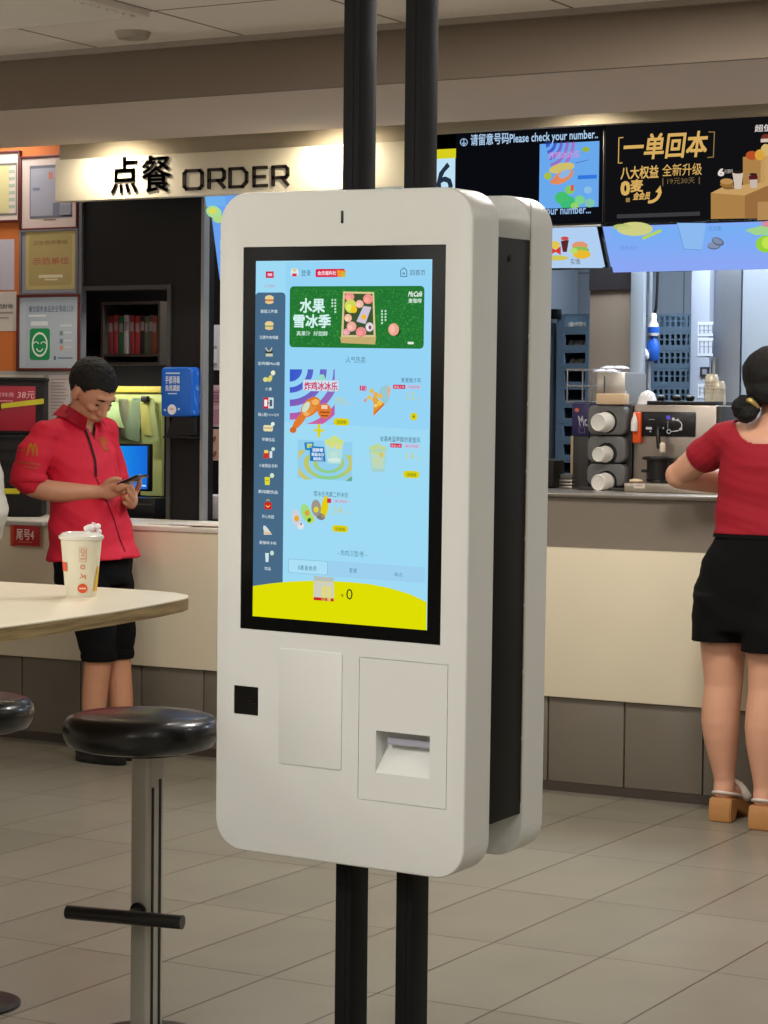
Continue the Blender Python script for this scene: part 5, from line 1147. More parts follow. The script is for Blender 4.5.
for k, (px, py) in enumerate(((577, 318.5), (578, 337), (579, 356))):
    g = PY(px, py, 9.38); z_ = PY(577, 314, 9.3).z-.0765*(k+1)*1.0
    h = 18.3*(PY(557, 300, 9.3)-PY(557, 301, 9.3)).z; z_ = PY(557, 314, 9.3).z-h*(k+1)+.0075
    b = B(); 
    for j in range(4): b.ell((g.x-.035+j*.022, 9.40+.015*(j % 2), z_+.022), (.017, .03, .020), n=12)
    tag(b.make('bread_bag', bagm, None, 60), ['pale bag of buns inside the topmost left crate', 'pale bag of buns inside the second left crate', 'pale bag of buns inside the third left crate'][k], 'bag', 'bags in the left crates')
# blue spray bottle hanging from a hose
g = PY(653.5, 330, 9.0)
sp = empty('spray_bottle', (g.x, 9.0, PY(653, 361, 9.0).z), 0, 'blue and white spray bottles hanging on a hose beside the steel post', 'bottle')
sp['label'] = 'blue and white hanging spray bottle beside the pale steel post'
zf = lambda y: PY(653.5, y, 9.0).z
b = B().lathe([(.018, zf(361)), (.026, zf(358)), (.026, zf(343)), (.012, zf(338)), (.012, zf(336))], (g.x, 9.0, 0), 20); b.make('blue_body', mat('bottle_blue', (36, 92, 190), .35), sp, 40)
B().lathe([(.022, zf(336)), (.024, zf(334)), (.020, zf(324)), (.012, zf(320)), (.014, zf(316)), (.008, zf(313))], (g.x, 9.0, 0), 20).make('white_bottle_head', wht, sp, 40)
B().lathe([(.0245, zf(333)), (.0245, zf(327))], (g.x, 9.0, 0), 20).make('blue_band', mat('bottle_blue', (36, 92, 190), .35), sp, 40)
B().ell((g.x-.022, 8.97, zf(354)), (.014, .014, .026), Matrix.Rotation(-.4, 3, 'Y'), 14).make('white_trigger', wht, sp, 40)
q = PY(657.5, 268, 9.0)
B().tube([(g.x, 9.0, zf(313)), (q.x, 9.0, zf(290)), (q.x+.005, 9.0, ZT)], [.006, .006, .006], 10, ends=False).make('hose', mat('hose_black', (20, 20, 22), .5), sp, 40)
B().tube([(q.x-.04, 9.02, 1.4), (q.x-.04, 9.02, ZT)], [.010, .010], 10, ends=False).make('water_pipe', mat('pale_steel', (176, 186, 198), .35, .5), sp, 40)
x0, x1, z0, z1 = pb(549.5, 309, 557, 318.5, 9.25)
tag(B().box(x0, x1, 9.25, 9.3, z0, z1, .003).lathe([(.008, 0), (.008, .004)], ((x0+x1)/2, 9.246, (z0+z1)/2), 16, axis=(0, 1, 0)).make('wall_sensor', mat('sleeve_black', (14, 14, 14), .4)), 'small black square sensor on a pale post beside the left crates', 'sensor')
x0, x1, _, _ = pb(542, 0, 554.5, 10, 9.31)
struct('trim_12', B().box(x0, x1, 9.302, 9.6, 0, ZT, .003), mat('pale_steel', (176, 186, 198), .35, .5))
# ================================================================== PEOPLE
from mathutils.bvhtree import BVHTree
skin_m = mat('skin_tan', (196, 140, 108), .5, var=.06, scale=20); skin_w = mat('skin_light', (206, 152, 124), .5, var=.05, scale=20)
hair_m = mat('hair_black', (15, 13, 12), .6, var=.3, scale=120, bump=.5, bscale=260, spec=.35)
class Fig:
    def __init__(s, o, f, r): s.o, s.f, s.r = Vector(o), Vector(f).normalized(), Vector(r).normalized()
    def p(s, f, r, z): return s.o+s.f*f+s.r*r+Vector((0, 0, z))
    def ring(s, f, z, hf, hr, r=0, tf=0, tr=0): return (s.p(f, r, z), s.f*hf+Vector((0, 0, tf)), s.r*hr+Vector((0, 0, tr)))
    def tube(s, b, pts, rad, n=16): b.tube([s.p(*q) for q in pts], rad, n)
class Head:
    def __init__(s, F, c, pitch=0, yaw=0, scale=1.0, roll=0):
        s.c = F.p(*c); U = Vector((0, 0, 1)); f = (Matrix.Rotation(yaw, 3, 'Z') @ F.f); r = (Matrix.Rotation(yaw, 3, 'Z') @ F.r)
        q = Matrix.Rotation(-pitch if f.cross(U).dot(r) > 0 else pitch, 3, r)
        s.f = q @ f; s.u = q @ U; s.r = r; s.k = scale
        if s.f.z > 0 and pitch > 0: q = q.inverted(); s.f = q @ f; s.u = q @ U
        s.R = Matrix((s.f, s.r, s.u)).transposed()
    def p(s, f, r, u): return s.c+(s.f*f+s.r*r+s.u*u)*s.k
    def ell(s, b, c, rad, n=20): b.ell(s.p(*c), [x*s.k for x in rad], s.R, n)
    def build(s, b):
        s.ell(b, (-.012, 0, .030), (.096, .076, .086), 28); s.ell(b, (.022, 0, .01), (.068, .068, .082), 24); s.ell(b, (.022, 0, -.045), (.060, .056, .060)); s.ell(b, (.052, 0, -.088), (.026, .030, .022))
        s.ell(b, (.010, 0, -.066), (.055, .052, .036)); s.ell(b, (.074, 0, .034), (.018, .050, .012)); s.ell(b, (.076, 0, -.060), (.014, .024, .014))
        for q in (-1, 1):
            s.ell(b, (.060, q*.036, -.018), (.026, .022, .018)); s.ell(b, (-.006, q*.076, -.004), (.018, .009, .030), 14); s.ell(b, (.002, q*.074, -.028), (.009, .008, .012), 10)
        b.tube([s.p(.082, 0, .018), s.p(.096, 0, -.008), s.p(.104, 0, -.026)], [.0075*s.k, .010*s.k, .0125*s.k], 12)
        for q in (-1, 1): s.ell(b, (.092, q*.012, -.030), (.010, .008, .008), 10)
        b.tube([s.p(.088, -.018, -.053), s.p(.0925, 0, -.051), s.p(.088, .018, -.053)], [.004, .0062, .004], 8); b.tube([s.p(.086, -.015, -.063), s.p(.090, 0, -.065), s.p(.086, .015, -.063)], [.004, .007, .004], 8)
    def face(s, parent, brow=True):
        for q in (-1, 1):
            b = B(); s.ell(b, (.0795, q*.031, .004), (.006, .013, .0035), 12); b.make('eye', mat('eye_dark', (30, 22, 20), .3), parent, 60)
            b = B().tube([s.p(.086, q*.014, .026), s.p(.089, q*.030, .031), s.p(.080, q*.046, .026)], [.0022, .003, .0016], 8); b.make('eyebrow', hair_m, parent, 60)
        b = B().tube([s.p(.0935, -.017, -.0575), s.p(.0985, 0, -.0575), s.p(.0935, .017, -.0575)], [.0022, .0034, .0022], 8); b.make('lips', mat('lips', (150, 84, 74), .5), parent, 60)
def hand(F, b, wrist, knuckle, fingers, thumb, w=.040):
    """wrist and knuckle (f, r, z); fingers: list of joint lists"""
    a, k = F.p(*wrist), F.p(*knuckle); d = (k-a)
    b.tube([a, a.lerp(k, .5), k], [.024, .034, .032], 14, flat=.55, side=None)
    rr = [.0088, .0092, .0088, .0078]
    for i, fg in enumerate(fingers): b.tube([F.p(*q) for q in fg], [rr[i], rr[i]*.96, rr[i]*.9, rr[i]*.78][:len(fg)], 10)
    b.tube([F.p(*q) for q in thumb], [.013, .0112, .0105, .009][:len(thumb)], 10)
def decal(target, quads, name, m, parent, off=.0015):
    """quads in photo px laid on the surface of target"""
    dg = bpy.context.evaluated_depsgraph_get(); me = target.data
    bv = BVHTree.FromPolygons([v.co for v in me.vertices], [tuple(p.vertices) for p in me.polygons])
    bm = bmesh.new()
    for pts in quads:
        vs = []
        for x, y in pts:
            d = ray(x, y).normalized(); h = bv.ray_cast(CAM, d)
            if h[0] is None: break
            vs.append(bm.verts.new(h[0]+h[1]*off if h[1].dot(d) < 0 else h[0]-d*off))
        if len(vs) == len(pts):
            try: bm.faces.new(vs)
            except ValueError: pass
    bmesh.ops.solidify(bm, geom=bm.faces[:], thickness=.0006)
    m_ = bpy.data.meshes.new(name); bm.to_mesh(m_); bm.free(); return link(name, m_, m, parent)
def pstroke(pts, w, step=1.0):
    out = []
    for a, c in zip(pts, pts[1:]):
        dx, dy = c[0]-a[0], c[1]-a[1]; l = math.hypot(dx, dy); n = max(1, int(l/step)); nx, ny = -dy/l*w/2, dx/l*w/2
        for i in range(n):
            t0, t1 = i/n, (i+1)/n; p, q = (a[0]+dx*t0, a[1]+dy*t0), (a[0]+dx*t1, a[1]+dy*t1)
            out.append([(p[0]+nx, p[1]+ny), (q[0]+nx, q[1]+ny), (q[0]-nx, q[1]-ny), (p[0]-nx, p[1]-ny)])
    return out
def carve(o, cond):
    bm = bmesh.new(); bm.from_mesh(o.data)
    bmesh.ops.delete(bm, geom=[f for f in bm.faces if cond(f.calc_center_median())], context='FACES')
    bm.to_mesh(o.data); bm.free()
def folds(amp, s, seed=0, zs=1.0):
    def f(co):
        q = Vector((co.x*s+seed, co.y*s, co.z*s*zs)); return amp*(noise.noise(q)+.5*noise.noise(q*2.3))
    return f
def ridges(amp, seed=0):
    amp *= 1.5
    """soft cloth creases"""
    def f(co):
        q = Vector((co.x*3+seed, co.y*3, co.z*3)); w = noise.noise(q)*2.2
        a = math.sin(co.z*46+w*3+co.x*14); return amp*(a*abs(a))*.6+amp*.8*noise.noise(q*2.4)
    return f
# ------------------------------------------------------------------ man with a phone
mo_ = PZ(108, 760, 0)
F = Fig(mo_, (1, -.06, 0), (-.06, -1, 0))
man = empty('person', mo_, 0, 'person in a red rolled sleeve shirt and black cropped trousers looking at a phone', 'person')
b = B()
b.loft([F.ring(-.085, .80, .115, .150), F.ring(-.10, .95, .112, .145), F.ring(-.136, 1.10, .098, .145), F.ring(-.165, 1.20, .088, .145), F.ring(-.180, 1.255, .066, .130), F.ring(-.168, 1.305, .053, .085), F.ring(-.15, 1.34, .050, .055)], 28)
b.loft([F.ring(-.085, .70, .10, .14), F.ring(-.085, .80, .115, .15), F.ring(-.095, .9, .11, .145)], 24)
F.tube(b, [(-.16, 0, 1.27), (-.145, 0, 1.325), (-.12, 0, 1.37)], [.062, .055, .055])
for q in (1, -1): F.tube(b, [(-.172, q*.10, 1.250), (-.180, q*.165, 1.232)], [.038, .038])
RW, LW = (.000, .058, 1.036), (.045, -.075, .995)
F.tube(b, [(-.182, .172, 1.236), (-.188, .228, 1.15), (-.172, .246, 1.058)], [.042, .044, .040])
F.tube(b, [(-.168, .246, 1.055), (-.095, .19, 1.038), RW], [.041, .041, .026])
F.tube(b, [(-.180, -.165, 1.236), (-.18, -.212, 1.15), (-.165, -.215, 1.04)], [.050, .046, .040])
F.tube(b, [(-.165, -.213, 1.036), (-.06, -.15, 1.01), LW], [.041, .038, .026])
H1 = Head(F, (-.092, 0, 1.418), math.radians(40), math.radians(-4), 1.03)
H1.build(b)
F.tube(b, [(-.13, 0, 1.355), (-.105, 0, 1.395)], [.055, .056])
PH = F.p(.098, .004, 1.078); PD = (F.f*.93+Vector((0, 0, .34))).normalized(); PU = PD.cross(F.r).normalized(); PU = PU if PU.z > 0 else -PU
hand(F, b, RW, (.052, .036, 1.046), [[(.050, .050, 1.052), (.078, .054, 1.056), (.098, .046, 1.066), (.106, .034, 1.066)],
    [(.052, .040, 1.043), (.085, .048, 1.046), (.110, .044, 1.060), (.117, .032, 1.064)],
    [(.050, .026, 1.036), (.086, .028, 1.036), (.118, .020, 1.054), (.122, .006, 1.066)],
    [(.046, .014, 1.032), (.078, .010, 1.031), (.106, .004, 1.048), (.110, -.008, 1.062)]], [(.010, .050, 1.048), (.030, .054, 1.074), (.056, .046, 1.087), (.076, .030, 1.087)])
hand(F, b, LW, (.094, -.030, 1.010), [[(.092, -.014, 1.018), (.122, .004, 1.024), (.134, .020, 1.044), (.133, .030, 1.062)],
    [(.094, -.020, 1.008), (.120, .000, 1.008), (.126, .022, 1.022), (.120, .034, 1.040)],
    [(.090, -.022, .998), (.112, -.002, .994), (.114, .022, 1.004), (.106, .036, 1.020)],
    [(.084, -.024, .990), (.102, -.004, .982), (.102, .018, .989), (.094, .032, 1.000)]], [(.060, -.066, 1.012), (.090, -.056, 1.045), (.112, -.044, 1.072), (.118, -.026, 1.092)])
HR = {1: ((-.078, .085, .80), (-.03, .072, .60), (.002, .060, .42), (-.018, .058, .27), (-.030, .058, .095)), -1: ((-.078, -.085, .80), (-.04, -.070, .60), (-.008, -.058, .42), (.010, -.058, .27), (.030, -.058, .095))}
for q in (1, -1):
    F.tube(b, HR[q][:3], [.085, .072, .055]); F.tube(b, HR[q][2:], [.054, .050, .036]); a = HR[q][-1]
    F.tube(b, [(a[0]-.02, a[1], .06), (a[0]+.10, a[1]+q*.02, .045)], [.034, .030])
body = remeshed(b, .0052, 'body', skin_m, man, 3)
H1.face(body)
# hair: short cap
hb = B(); H1.ell(hb, (-.018, 0, .036), (.101, .083, .091), 32)
hair = remeshed(hb, .005, 'hair', hair_m, man, 1, folds(.0035, 60))
def hc(c):
    d = c-H1.c; f, r, u = d.dot(H1.f)/H1.k, d.dot(H1.r)/H1.k, d.dot(H1.u)/H1.k
    lim = .062 if f > .055 else (.062-(.055-f)*1.25 if f > -.02 else -.032-(-.02-f)*.75)
    if abs(r) > .05 and -.02 <= f < .03: lim = .022
    return u < max(lim, -.075)
carve(hair, hc)
# shirt
sb = B()
sb.loft([F.ring(-.075, .775, .172, .205, tf=.006, tr=-.004), F.ring(-.085, .85, .152, .190), F.ring(-.10, .95, .134, .175), F.ring(-.136, 1.10, .122, .172), F.ring(-.162, 1.20, .114, .178), F.ring(-.177, 1.262, .090, .165), F.ring(-.172, 1.305, .066, .105), F.ring(-.155, 1.338, .060, .062)], 32)
for q in (1, -1): F.tube(sb, [(-.168, q*.10, 1.262), (-.176, q*.172, 1.242)], [.055, .056])
F.tube(sb, [(-.180, .175, 1.245), (-.190, .230, 1.15), (-.186, .250, 1.09)], [.059, .066, .066]); F.tube(sb, [(-.170, -.172, 1.258), (-.182, -.217, 1.15), (-.172, -.217, 1.09)], [.058, .062, .060])
red = mat('red_shirt', (206, 22, 52), .75, var=.05)
shirt = remeshed(sb, .0075, 'shirt', red, man, 4, ridges(.0062, 3))
sh_in = F.p(-.15, 0, 1.33)
def vneck(c):
    d = c-F.o; f, r, z = d.dot(F.f), d.dot(F.r), c.z
    if z > 1.343 and abs(r) < .07: return True
    return f > -.12 and z > 1.235+abs(r-.0)*1.9 and abs(r) < .06
carve(shirt, vneck)
# rolled cuffs, collar, lanyard, placket, emblem
for q, (a, c) in enumerate((((-.188, .250, 1.088), (-.184, .2535, 1.060)), ((-.173, -.217, 1.085), (-.168, -.217, 1.055)))):
    cb = B(); A, Cc = F.p(*a), F.p(*c); ax = (Cc-A).normalized()
    cb.lathe([(.058, -.012), (.070, -.010), (.073, .006), (.071, .022), (.063, .026), (.050, .022)], A, 28, axis=ax); cb.make('cuff', red, shirt, 60)
clb = B()
for q in (1, -1):
    P_ = [F.p(-.215, q*.012, 1.372), F.p(-.185, q*.056, 1.372), F.p(-.125, q*.062, 1.352), F.p(-.082, q*.034, 1.318)]
    Q_ = [F.p(-.245, q*.014, 1.335), F.p(-.215, q*.085, 1.330), F.p(-.130, q*.108, 1.318), F.p(-.062, q*.070, 1.272)]
    for i in range(3):
        t = bmesh.new(); vs = [t.verts.new(v) for v in (P_[i], P_[i+1], Q_[i+1], Q_[i])]; t.faces.new(vs if q > 0 else vs[::-1])
        bmesh.ops.solidify(t, geom=t.faces[:], thickness=.005); clb._add(t)
clb.make('collar', mat('red_collar', (212, 26, 56), .7, var=.04), shirt, 80)
yel = mat('emblem_yellow', (214, 150, 40), .6); blkm = mat('lanyard_black', (16, 16, 18), .6)
decal(shirt, pstroke([(27, 456), (29, 447), (31, 443.5), (32, 448), (33, 455)], 1.6)+pstroke([(33, 455), (33.6, 447), (35.2, 443.5), (36.4, 448), (37, 456)], 1.6), 'emblem', yel, shirt)
decal(shirt, pstroke([(20, 462), (40, 465)], 1.8)+pstroke([(24, 467), (37, 468.5)], 1.6)+pstroke([(20, 451), (26, 449)], 1.4), 'emblem_print', mat('emblem_orange', (214, 110, 60), .6), shirt)
decal(shirt, pstroke([(101, 437), (105, 446)], 6)+pstroke([(103, 447), (108, 451)], 3), 'badge', mat('badge_pale', (226, 120, 60), .5), shirt)
decal(shirt, pstroke([(84, 428), (90, 444), (95, 462), (95.5, 477)], 2.0), 'lanyard', blkm, shirt, .004)
decal(shirt, pstroke([(96, 478), (106, 500), (114, 520), (120, 540), (125, 552)], .9), 'placket_line', mat('placket', (110, 8, 26), .8), shirt)
# trousers
tb = B(); tb.loft([F.ring(-.080, .68, .135, .165), F.ring(-.085, .76, .140, .172), F.ring(-.085, .84, .128, .160), F.ring(-.09, .88, .12, .155)], 28)
for q in (1, -1):
    h = HR[q]; F.tube(tb, [h[0], (h[1][0], h[1][1], .60), (h[2][0]-.002, h[2][1], .44)], [.100, .088, .072])
pants = remeshed(tb, .008, 'trousers', mat('black_trousers', (10, 10, 12), .9, var=.15, spec=.2), man, 4, ridges(.004, 9))
carve(pants, lambda c: c.z < .400)
for q in (1, -1):
    h = HR[q]; B().lathe([(.056, -.006), (.067, -.004), (.071, .012), (.069, .032), (.060, .036)], F.p(h[2][0]-.001, h[2][1], .395), 24).make('cuff', mat('black_trousers', (10, 10, 12), .9, var=.15, spec=.2), pants, 60)
    a = h[-1]; s_ = B(); F.tube(s_, [(a[0]-.035, a[1], .045), (a[0]+.05, a[1]+q*.01, .045), (a[0]+.14, a[1]+q*.025, .036)], [.042, .043, .036]); s_.loft([(F.p(a[0]+.05, a[1]+q*.01, z_), F.f*.125, F.r*.046+F.f*q*.01) for z_ in (.0, .02)], 24)
    o = remeshed(s_, .006, 'shoe', mat('shoe_black', (24, 24, 26), .4), man, 2); carve(o, lambda c: False)
    for v in o.data.vertices: v.co.z = max(v.co.z, 0)
# phone held in the hands
ph = empty('mobile_phone', PH, 0, 'black mobile phone held in both hands of the person in the red shirt', 'phone')
R3 = Matrix((PD, F.r, PU)).transposed()
B().box(-.074, .074, -.036, .036, -.0042, .0042, .003, 3).make('tmp', mat('phone_black', (18, 18, 20), .3), None); o = bpy.data.objects['tmp']; o.name = 'phone_case'
for v in o.data.vertices: v.co = PH+R3 @ v.co
o.parent = ph; o.matrix_parent_inverse = wm(ph).inverted()
o = B().box(-.070, .070, -.033, .033, .0043, .0048).make('phone_screen', emit_mat('phone_glow', (150, 160, 176), .8), None)
for v in o.data.vertices: v.co = PH+R3 @ v.co
o.parent = ph; o.matrix_parent_inverse = wm(ph).inverted()
# ------------------------------------------------------------------ woman at the counter
wo_ = PZ(744, 822, 0)
F = Fig(wo_, (0, 1, 0), (1, 0, 0))
wom = empty('person', wo_, 0, 'person seen from behind in a red top, black shorts and tan clogs', 'person')
b = B()
b.loft([F.ring(0, .80, .10, .145, .022), F.ring(0, .90, .09, .130, .033), F.ring(.0, 1.0, .085, .125, .043), F.ring(0, 1.1, .09, .135, .055), F.ring(-.005, 1.2, .095, .145, .065), F.ring(-.01, 1.28, .075, .150, .072), F.ring(-.005, 1.318, .055, .105, .075), F.ring(0, 1.345, .048, .052, .077)], 28)
F.tube(b, [(-.002, .076, 1.29), (.004, .080, 1.35), (.018, .086, 1.40)], [.058, .048, .050])
for q in (1, -1): F.tube(b, [(-.005, .072+q*.10, 1.285), (.0, .072+q*.155, 1.275)], [.05, .05])
F.tube(b, [(.0, -.083, 1.275), (.04, -.19, 1.21), (.085, -.285, 1.150)], [.052, .050, .043])
F.tube(b, [(.085, -.287, 1.148), (.17, -.19, 1.130), (.26, -.075, 1.118)], [.046, .043, .028])
F.tube(b, [(.0, .228, 1.275), (.03, .30, 1.18), (.06, .335, 1.10)], [.050, .046, .042])
F.tube(b, [(.06, .335, 1.10), (.15, .27, 1.115), (.25, .17, 1.118)], [.043, .040, .028])
for q, w_, k_ in ((-1, (.26, -.075, 1.118), (.315, -.020, 1.110)), (1, (.25, .17, 1.118), (.305, .11, 1.110))):
    n_ = Vector((k_[0]-w_[0], k_[1]-w_[1], 0)).normalized(); s_ = Vector((n_.y, -n_.x, 0))*q
    fg = []
    for i in range(4):
        o_ = (i-1.5)*.018; bx, by = k_[0]+s_.x*o_, k_[1]+s_.y*o_; L = (.068, .076, .070, .056)[i]
        fg.append([(bx, by, 1.110), (bx+n_.x*L*.45, by+n_.y*L*.45, 1.108), (bx+n_.x*L*.8, by+n_.y*L*.8, 1.097), (bx+n_.x*L, by+n_.y*L, 1.088)])
    hand(F, b, w_, k_, fg, [(w_[0]+s_.x*-.02, w_[1]+s_.y*-.02, 1.112), (w_[0]+n_.x*.03+s_.x*-.04, w_[1]+n_.y*.03+s_.y*-.04, 1.105), (w_[0]+n_.x*.065+s_.x*-.045, w_[1]+n_.y*.065+s_.y*-.045, 1.095)])
H2 = Head(F, (.020, .078, 1.462), math.radians(8), math.radians(-6), .98); H2.build(b); 
LG = {-1: ((0, -.085, .80), (0, -.084, .62), (.0, -.080, .455), (-.012, -.084, .33), (0, -.070, .13)), 1: ((-.02, .10, .80), (-.04, .098, .62), (-.055, .094, .455), (-.075, .092, .33), (-.08, .098, .13))}
for q in (-1, 1):
    h = LG[q]; F.tube(b, h[:3], [.072, .078, .064], 20); F.tube(b, h[2:], [.0635, .0645, .035], 20); a = h[-1]
    F.tube(b, [h[-1], (a[0]-.006, a[1], .10)], [.036, .036]); F.tube(b, [(a[0]-.012, a[1], .095), (a[0]+.06, a[1], .085), (a[0]+.15, a[1]+q*.012, .045)], [.032, .034, .030])
body = remeshed(b, .0055, 'body', skin_w, wom, 4)
H2.face(body)
for q in (-1, 1): a = LG[q][2]
# hair with a low bun
hb = B(); H2.ell(hb, (-.020, 0, .026), (.110, .108, .098), 30); H2.ell(hb, (-.052, 0, -.035), (.066, .078, .062), 24)
hair = remeshed(hb, .006, 'hair', hair_m, wom, 3, folds(.003, 30))
carve(hair, lambda c: (c-H2.c).dot(H2.f) > .055*H2.k and (c-H2.c).dot(H2.u) < .062 or (c-H2.c).dot(H2.u) < -.085)
g = PY(746, 409, wo_.y-.085)
bn = B(); 
for i in range(7):
    a = i*.9; bn.ell(g+Vector((.020*math.cos(a), .008*math.sin(a*2), .022*math.sin(a))), (.030, .024, .026), n=14)
o = remeshed(bn, .004, 'hair_bun', hair_m, hair, 2, folds(.003, 60))
g2 = PY(752, 402.5, wo_.y-.10); B().tube([g2+Vector((-.022, .01, .004)), g2+Vector((0, -.012, .006)), g2+Vector((.018, .006, -.014))], [.006, .009, .006], 12).make('hair_clip', mat('gold_clip', (196, 166, 96), .35, .4), hair, 60)
# red top
sb = B()
sb.loft([F.ring(0, .962, .108, .168, .042), F.ring(0, 1.0, .104, .164, .045), F.ring(0, 1.09, .106, .163, .053), F.ring(-.005, 1.19, .112, .166, .064), F.ring(-.01, 1.27, .092, .166, .071), F.ring(-.006, 1.318, .068, .120, .075), F.ring(0, 1.335, .06, .08, .077)], 32)
for q in (1, -1): F.tube(sb, [(-.005, .072+q*.10, 1.284), (.0, .072+q*.152, 1.275)], [.060, .060])
F.tube(sb, [(.0, -.083, 1.275), (.020, -.128, 1.248), (.040, -.178, 1.218)], [.061, .063, .062]); F.tube(sb, [(.0, .228, 1.275), (.018, .27, 1.225), (.028, .292, 1.195)], [.060, .060, .058])
crim = mat('crimson_top', (150, 8, 32), .8, var=.05)
top = remeshed(sb, .0045, 'top', crim, wom, 3, ridges(.0026, 5))
def scoop(c):
    d = c-F.o; f, r, z = d.y, d.x-.070, c.z
    return (z > 1.262+(abs(r)/.118)**2.4*.075 and abs(r) < .118) 
carve(top, scoop)
def cutsleeve(c):
    d = c-F.o; n_ = Vector((.040, -.178, 1.218)) ; A = F.p(.040, -.182, 1.216); ax = (F.p(.085, -.285, 1.15)-F.p(0, -.083, 1.275)).normalized()
    return (c-A).dot(ax) > .018 and d.x < -.1
carve(top, cutsleeve)
# shorts
tb = B(); tb.loft([F.ring(0, .64, .13, .200, .008), F.ring(0, .70, .13, .200, .010), F.ring(0, .78, .127, .200, .016), F.ring(0, .87, .118, .182, .026), F.ring(0, .965, .100, .150, .042)], 32)
for q in (-1, 1):
    h = LG[q]; tb.loft([(F.p(h[1][0], h[1][1]-.006*q*-1, .585 if q < 0 else .575), F.f*.115, F.r*.104), (F.p(h[1][0]*.7, h[1][1], .66), F.f*.118, F.r*.103), (F.p(0, h[0][1], .76), F.f*.12, F.r*.10)], 28)
shorts = remeshed(tb, .008, 'shorts', mat('black_shorts', (8, 8, 9), .9, var=.15, spec=.2), wom, 4, ridges(.003, 2))
carve(shorts, lambda c: c.z < .602-(.018 if c.x > F.o.x+.01 else 0))
B().loft([F.ring(0, .950, .106, .164, .041), F.ring(0, .972, .103, .160, .043)], 32).make('waistband', mat('black_shorts', (8, 8, 9), .9, var=.15, spec=.2), shorts, 60)
# clogs
tan = mat('tan_wood', (176, 124, 72), .5, var=.1)
for q in (-1, 1):
    a = LG[q][-1]; c = F.p(a[0]-.018, a[1], 0)
    so = B()
    pr = [(-.05, 0), (.0, 0), (.02, .035), (.09, .012), (.10, 0), (.20, 0), (.205, .022), (.15, .032), (.08, .058), (.02, .078), (-.045, .080), (-.056, .04)]
    t = bmesh.new(); va = [t.verts.new(F.p(a[0]+x_, a[1]-.039+abs(x_)*.05, z_)) for x_, z_ in pr]; f_ = t.faces.new(va); r_ = bmesh.ops.extrude_face_region(t, geom=[f_])
    for g_ in r_['geom']:
        if isinstance(g_, bmesh.types.BMVert): g_.co.x += .078
    bmesh.ops.recalc_face_normals(t, faces=t.faces[:]); bmesh.ops.bevel(t, geom=t.edges[:], offset=.004, segments=2, affect='EDGES'); so._add(t)
    cl = so.make('clog', tan, wom, 40)
    st = B(); st.tube([F.p(a[0]+.05, a[1]-.040, .078), F.p(a[0]-.012, a[1]-.036, .092), F.p(a[0]-.046, a[1], .100), F.p(a[0]-.012, a[1]+.036, .092), F.p(a[0]+.05, a[1]+.040, .078)], .0055, 10)
    st.make('heel_strap', mat('strap_white', (206, 196, 186), .5), cl, 60)
    ub_ = B(); F.tube(ub_, [(a[0]+.10, a[1]-.04, .07), (a[0]+.10, a[1], .105), (a[0]+.10, a[1]+.04, .07)], [.018, .020, .018]); ub_.make('upper_strap', mat('strap_white', (206, 196, 186), .5), cl, 60)
# ------------------------------------------------------------------ person in white cut by the left edge
w3 = PZ(-76, 775, 0)
F = Fig(w3, (-.35, .93, 0), (.93, .35, 0))
p3 = empty('person', w3, 0, 'person in a loose white shirt standing mostly outside the left edge of the photo', 'person')
b = B()
b.loft([F.ring(0, .80, .10, .15), F.ring(0, 1.0, .09, .13), F.ring(0, 1.2, .10, .155), F.ring(0, 1.29, .075, .15), F.ring(0, 1.34, .05, .055)], 24)
F.tube(b, [(0, 0, 1.3), (.01, 0, 1.40)], [.058, .052])
H3 = Head(F, (.02, 0, 1.47), .1, 0, 1.0); H3.build(b)
for q in (1, -1):
    F.tube(b, [(0, q*.10, 1.27), (0, q*.17, 1.265)], [.05, .05]); F.tube(b, [(0, q*.175, 1.26), (-.03, q*.235, 1.12), (-.03, q*.262, .99)], [.048, .044, .04]); F.tube(b, [(-.03, q*.262, .985), (.07, q*.21, .89), (.17, q*.13, .83)], [.04, .036, .026])
    fg = [[(.20, q*(.095+.014*i), .815), (.235, q*(.092+.014*i), .795), (.245, q*(.092+.014*i), .765)] for i in range(4)]
    hand(F, b, (.17, q*.13, .83), (.205, q*.118, .815), fg, [(.18, q*.09, .82), (.21, q*.07, .805), (.225, q*.065, .78)])
    F.tube(b, [(0, q*.085, .80), (0, q*.085, .45), (0, q*.085, .10)], [.085, .058, .036]); F.tube(b, [(-.02, q*.085, .06), (.12, q*.10, .04)], [.034, .03])
body = remeshed(b, .0065, 'body', skin_m, p3, 4); H3.face(body)
hb = B(); H3.ell(hb, (-.018, 0, .036), (.101, .084, .091), 24); hair = remeshed(hb, .006, 'hair', hair_m, p3, 2); carve(hair, lambda c: (c-H3.c).dot(H3.u) < (.05 if (c-H3.c).dot(H3.f) > .03 else -.03))
sb = B(); sb.loft([F.ring(0, .695, .175, .262), F.ring(0, .80, .15, .215), F.ring(0, 1.0, .13, .18), F.ring(0, 1.2, .125, .18), F.ring(0, 1.29, .095, .17), F.ring(0, 1.34, .065, .07)], 28)
for q in (1, -1): F.tube(sb, [(0, q*.10, 1.27), (0, q*.175, 1.262)], [.06, .062]); F.tube(sb, [(0, q*.175, 1.26), (-.03, q*.235, 1.12), (-.03, q*.264, .985), (.05, q*.225, .90)], [.062, .064, .062, .058])
sw = remeshed(sb, .008, 'shirt', mat('white_shirt', (222, 218, 206), .8, var=.03), p3, 4, ridges(.005, 1))
tb = B(); tb.loft([F.ring(0, .72, .12, .16), F.ring(0, .82, .115, .155)], 24)
for q in (1, -1): F.tube(tb, [(0, q*.088, .76), (0, q*.086, .45), (0, q*.085, .10)], [.10, .075, .06])
remeshed(tb, .009, 'trousers', mat('dark_trousers', (40, 42, 50), .8), p3, 3)
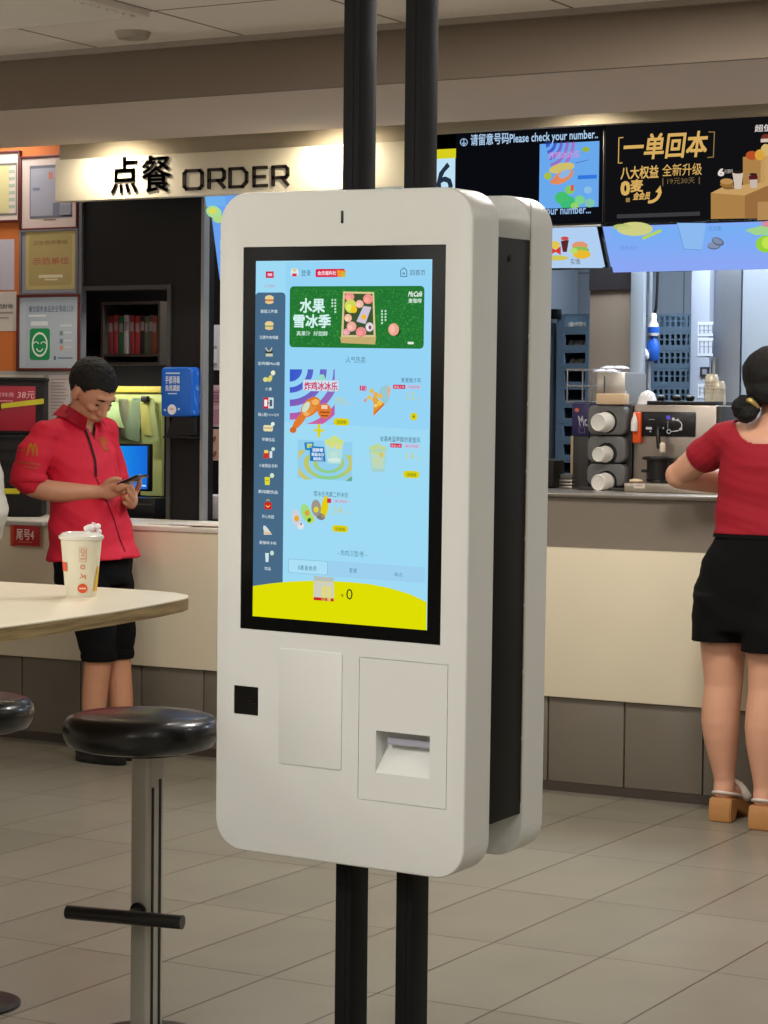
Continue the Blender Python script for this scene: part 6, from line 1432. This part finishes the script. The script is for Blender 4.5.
for q in (1, -1):
    s_ = B(); F.tube(s_, [(-.035, q*.085, .045), (.05, q*.09, .045), (.14, q*.105, .036)], [.042, .043, .036]); o = remeshed(s_, .006, 'shoe', mat('shoe_black', (24, 24, 26), .4), p3, 2)
    for v in o.data.vertices: v.co.z = max(v.co.z, 0)
# ================================================================== LIGHT
def area(loc, size, energy, col, rot=(0, 0, 0), sy=None):
    l = bpy.data.lights.new('ceiling_or_fill_lamp', 'AREA'); l.energy = energy; l.color = col; l.size = size
    if sy: l.shape = 'RECTANGLE'; l.size_y = sy
    o = bpy.data.objects.new('ceiling_or_fill_lamp', l); COL.objects.link(o); o.location = loc; o.rotation_euler = rot
warm = (1, .90, .76); neu = (1, .965, .91); cool = (.80, .90, 1)
for x, y, e in ((-5.2, 4.6, 4), (-3.4, 5.3, 24), (-2.3, 5.7, 40), (-.5, 5.3, 20), (-4.4, 2.0, 21), (-2.4, 1.2, 58), (-.2, 2.6, 15), (-3.2, -.8, 30), (-.8, -1.0, 34), (1.4, 1.0, 12)):
    area((x, y, ZT-.03), .5, e, neu)
for x in (-3.6, -2.6, -1.0): area((x, 8.75, ZT-.05), .5, 30, cool, sy=.5)
area((-5.35, 8.33, 2.3), .2, 9, neu)
area((-6.3, 7.78, ZT-.05), .25, 2.5, neu)  # unseen lamp added to brighten the frames on the left wall
for _ in (0,):  # unseen uplight added to lift the left part of the ceiling
    l = bpy.data.lights.new('ceiling_fill', 'POINT'); l.energy = 14; l.color = neu; l.shadow_soft_size = .15
    o = bpy.data.objects.new('ceiling_fill', l); COL.objects.link(o); o.location = (-6.2, 4.9, 2.0)
area((-4.8, 8.2, ZT-.1), .2, 7, cool)  # unseen fill added for the papers on the slate wall
for x, y, e in ((-2.6, .6, 22), (.8, 2.6, 12), (-5.0, 2.2, 20)):  # unseen point fills, added so the ceiling comes out brighter
    l = bpy.data.lights.new('ceiling_fill', 'POINT'); l.energy = e; l.color = neu; l.shadow_soft_size = .15
    o = bpy.data.objects.new('ceiling_fill', l); COL.objects.link(o); o.location = (x, y, 2.1)
w = bpy.data.worlds.new('w'); SC.world = w; w.use_nodes = True; w.node_tree.nodes['Background'].inputs[0].default_value = (.5, .45, .4, 1); w.node_tree.nodes['Background'].inputs[1].default_value = .1
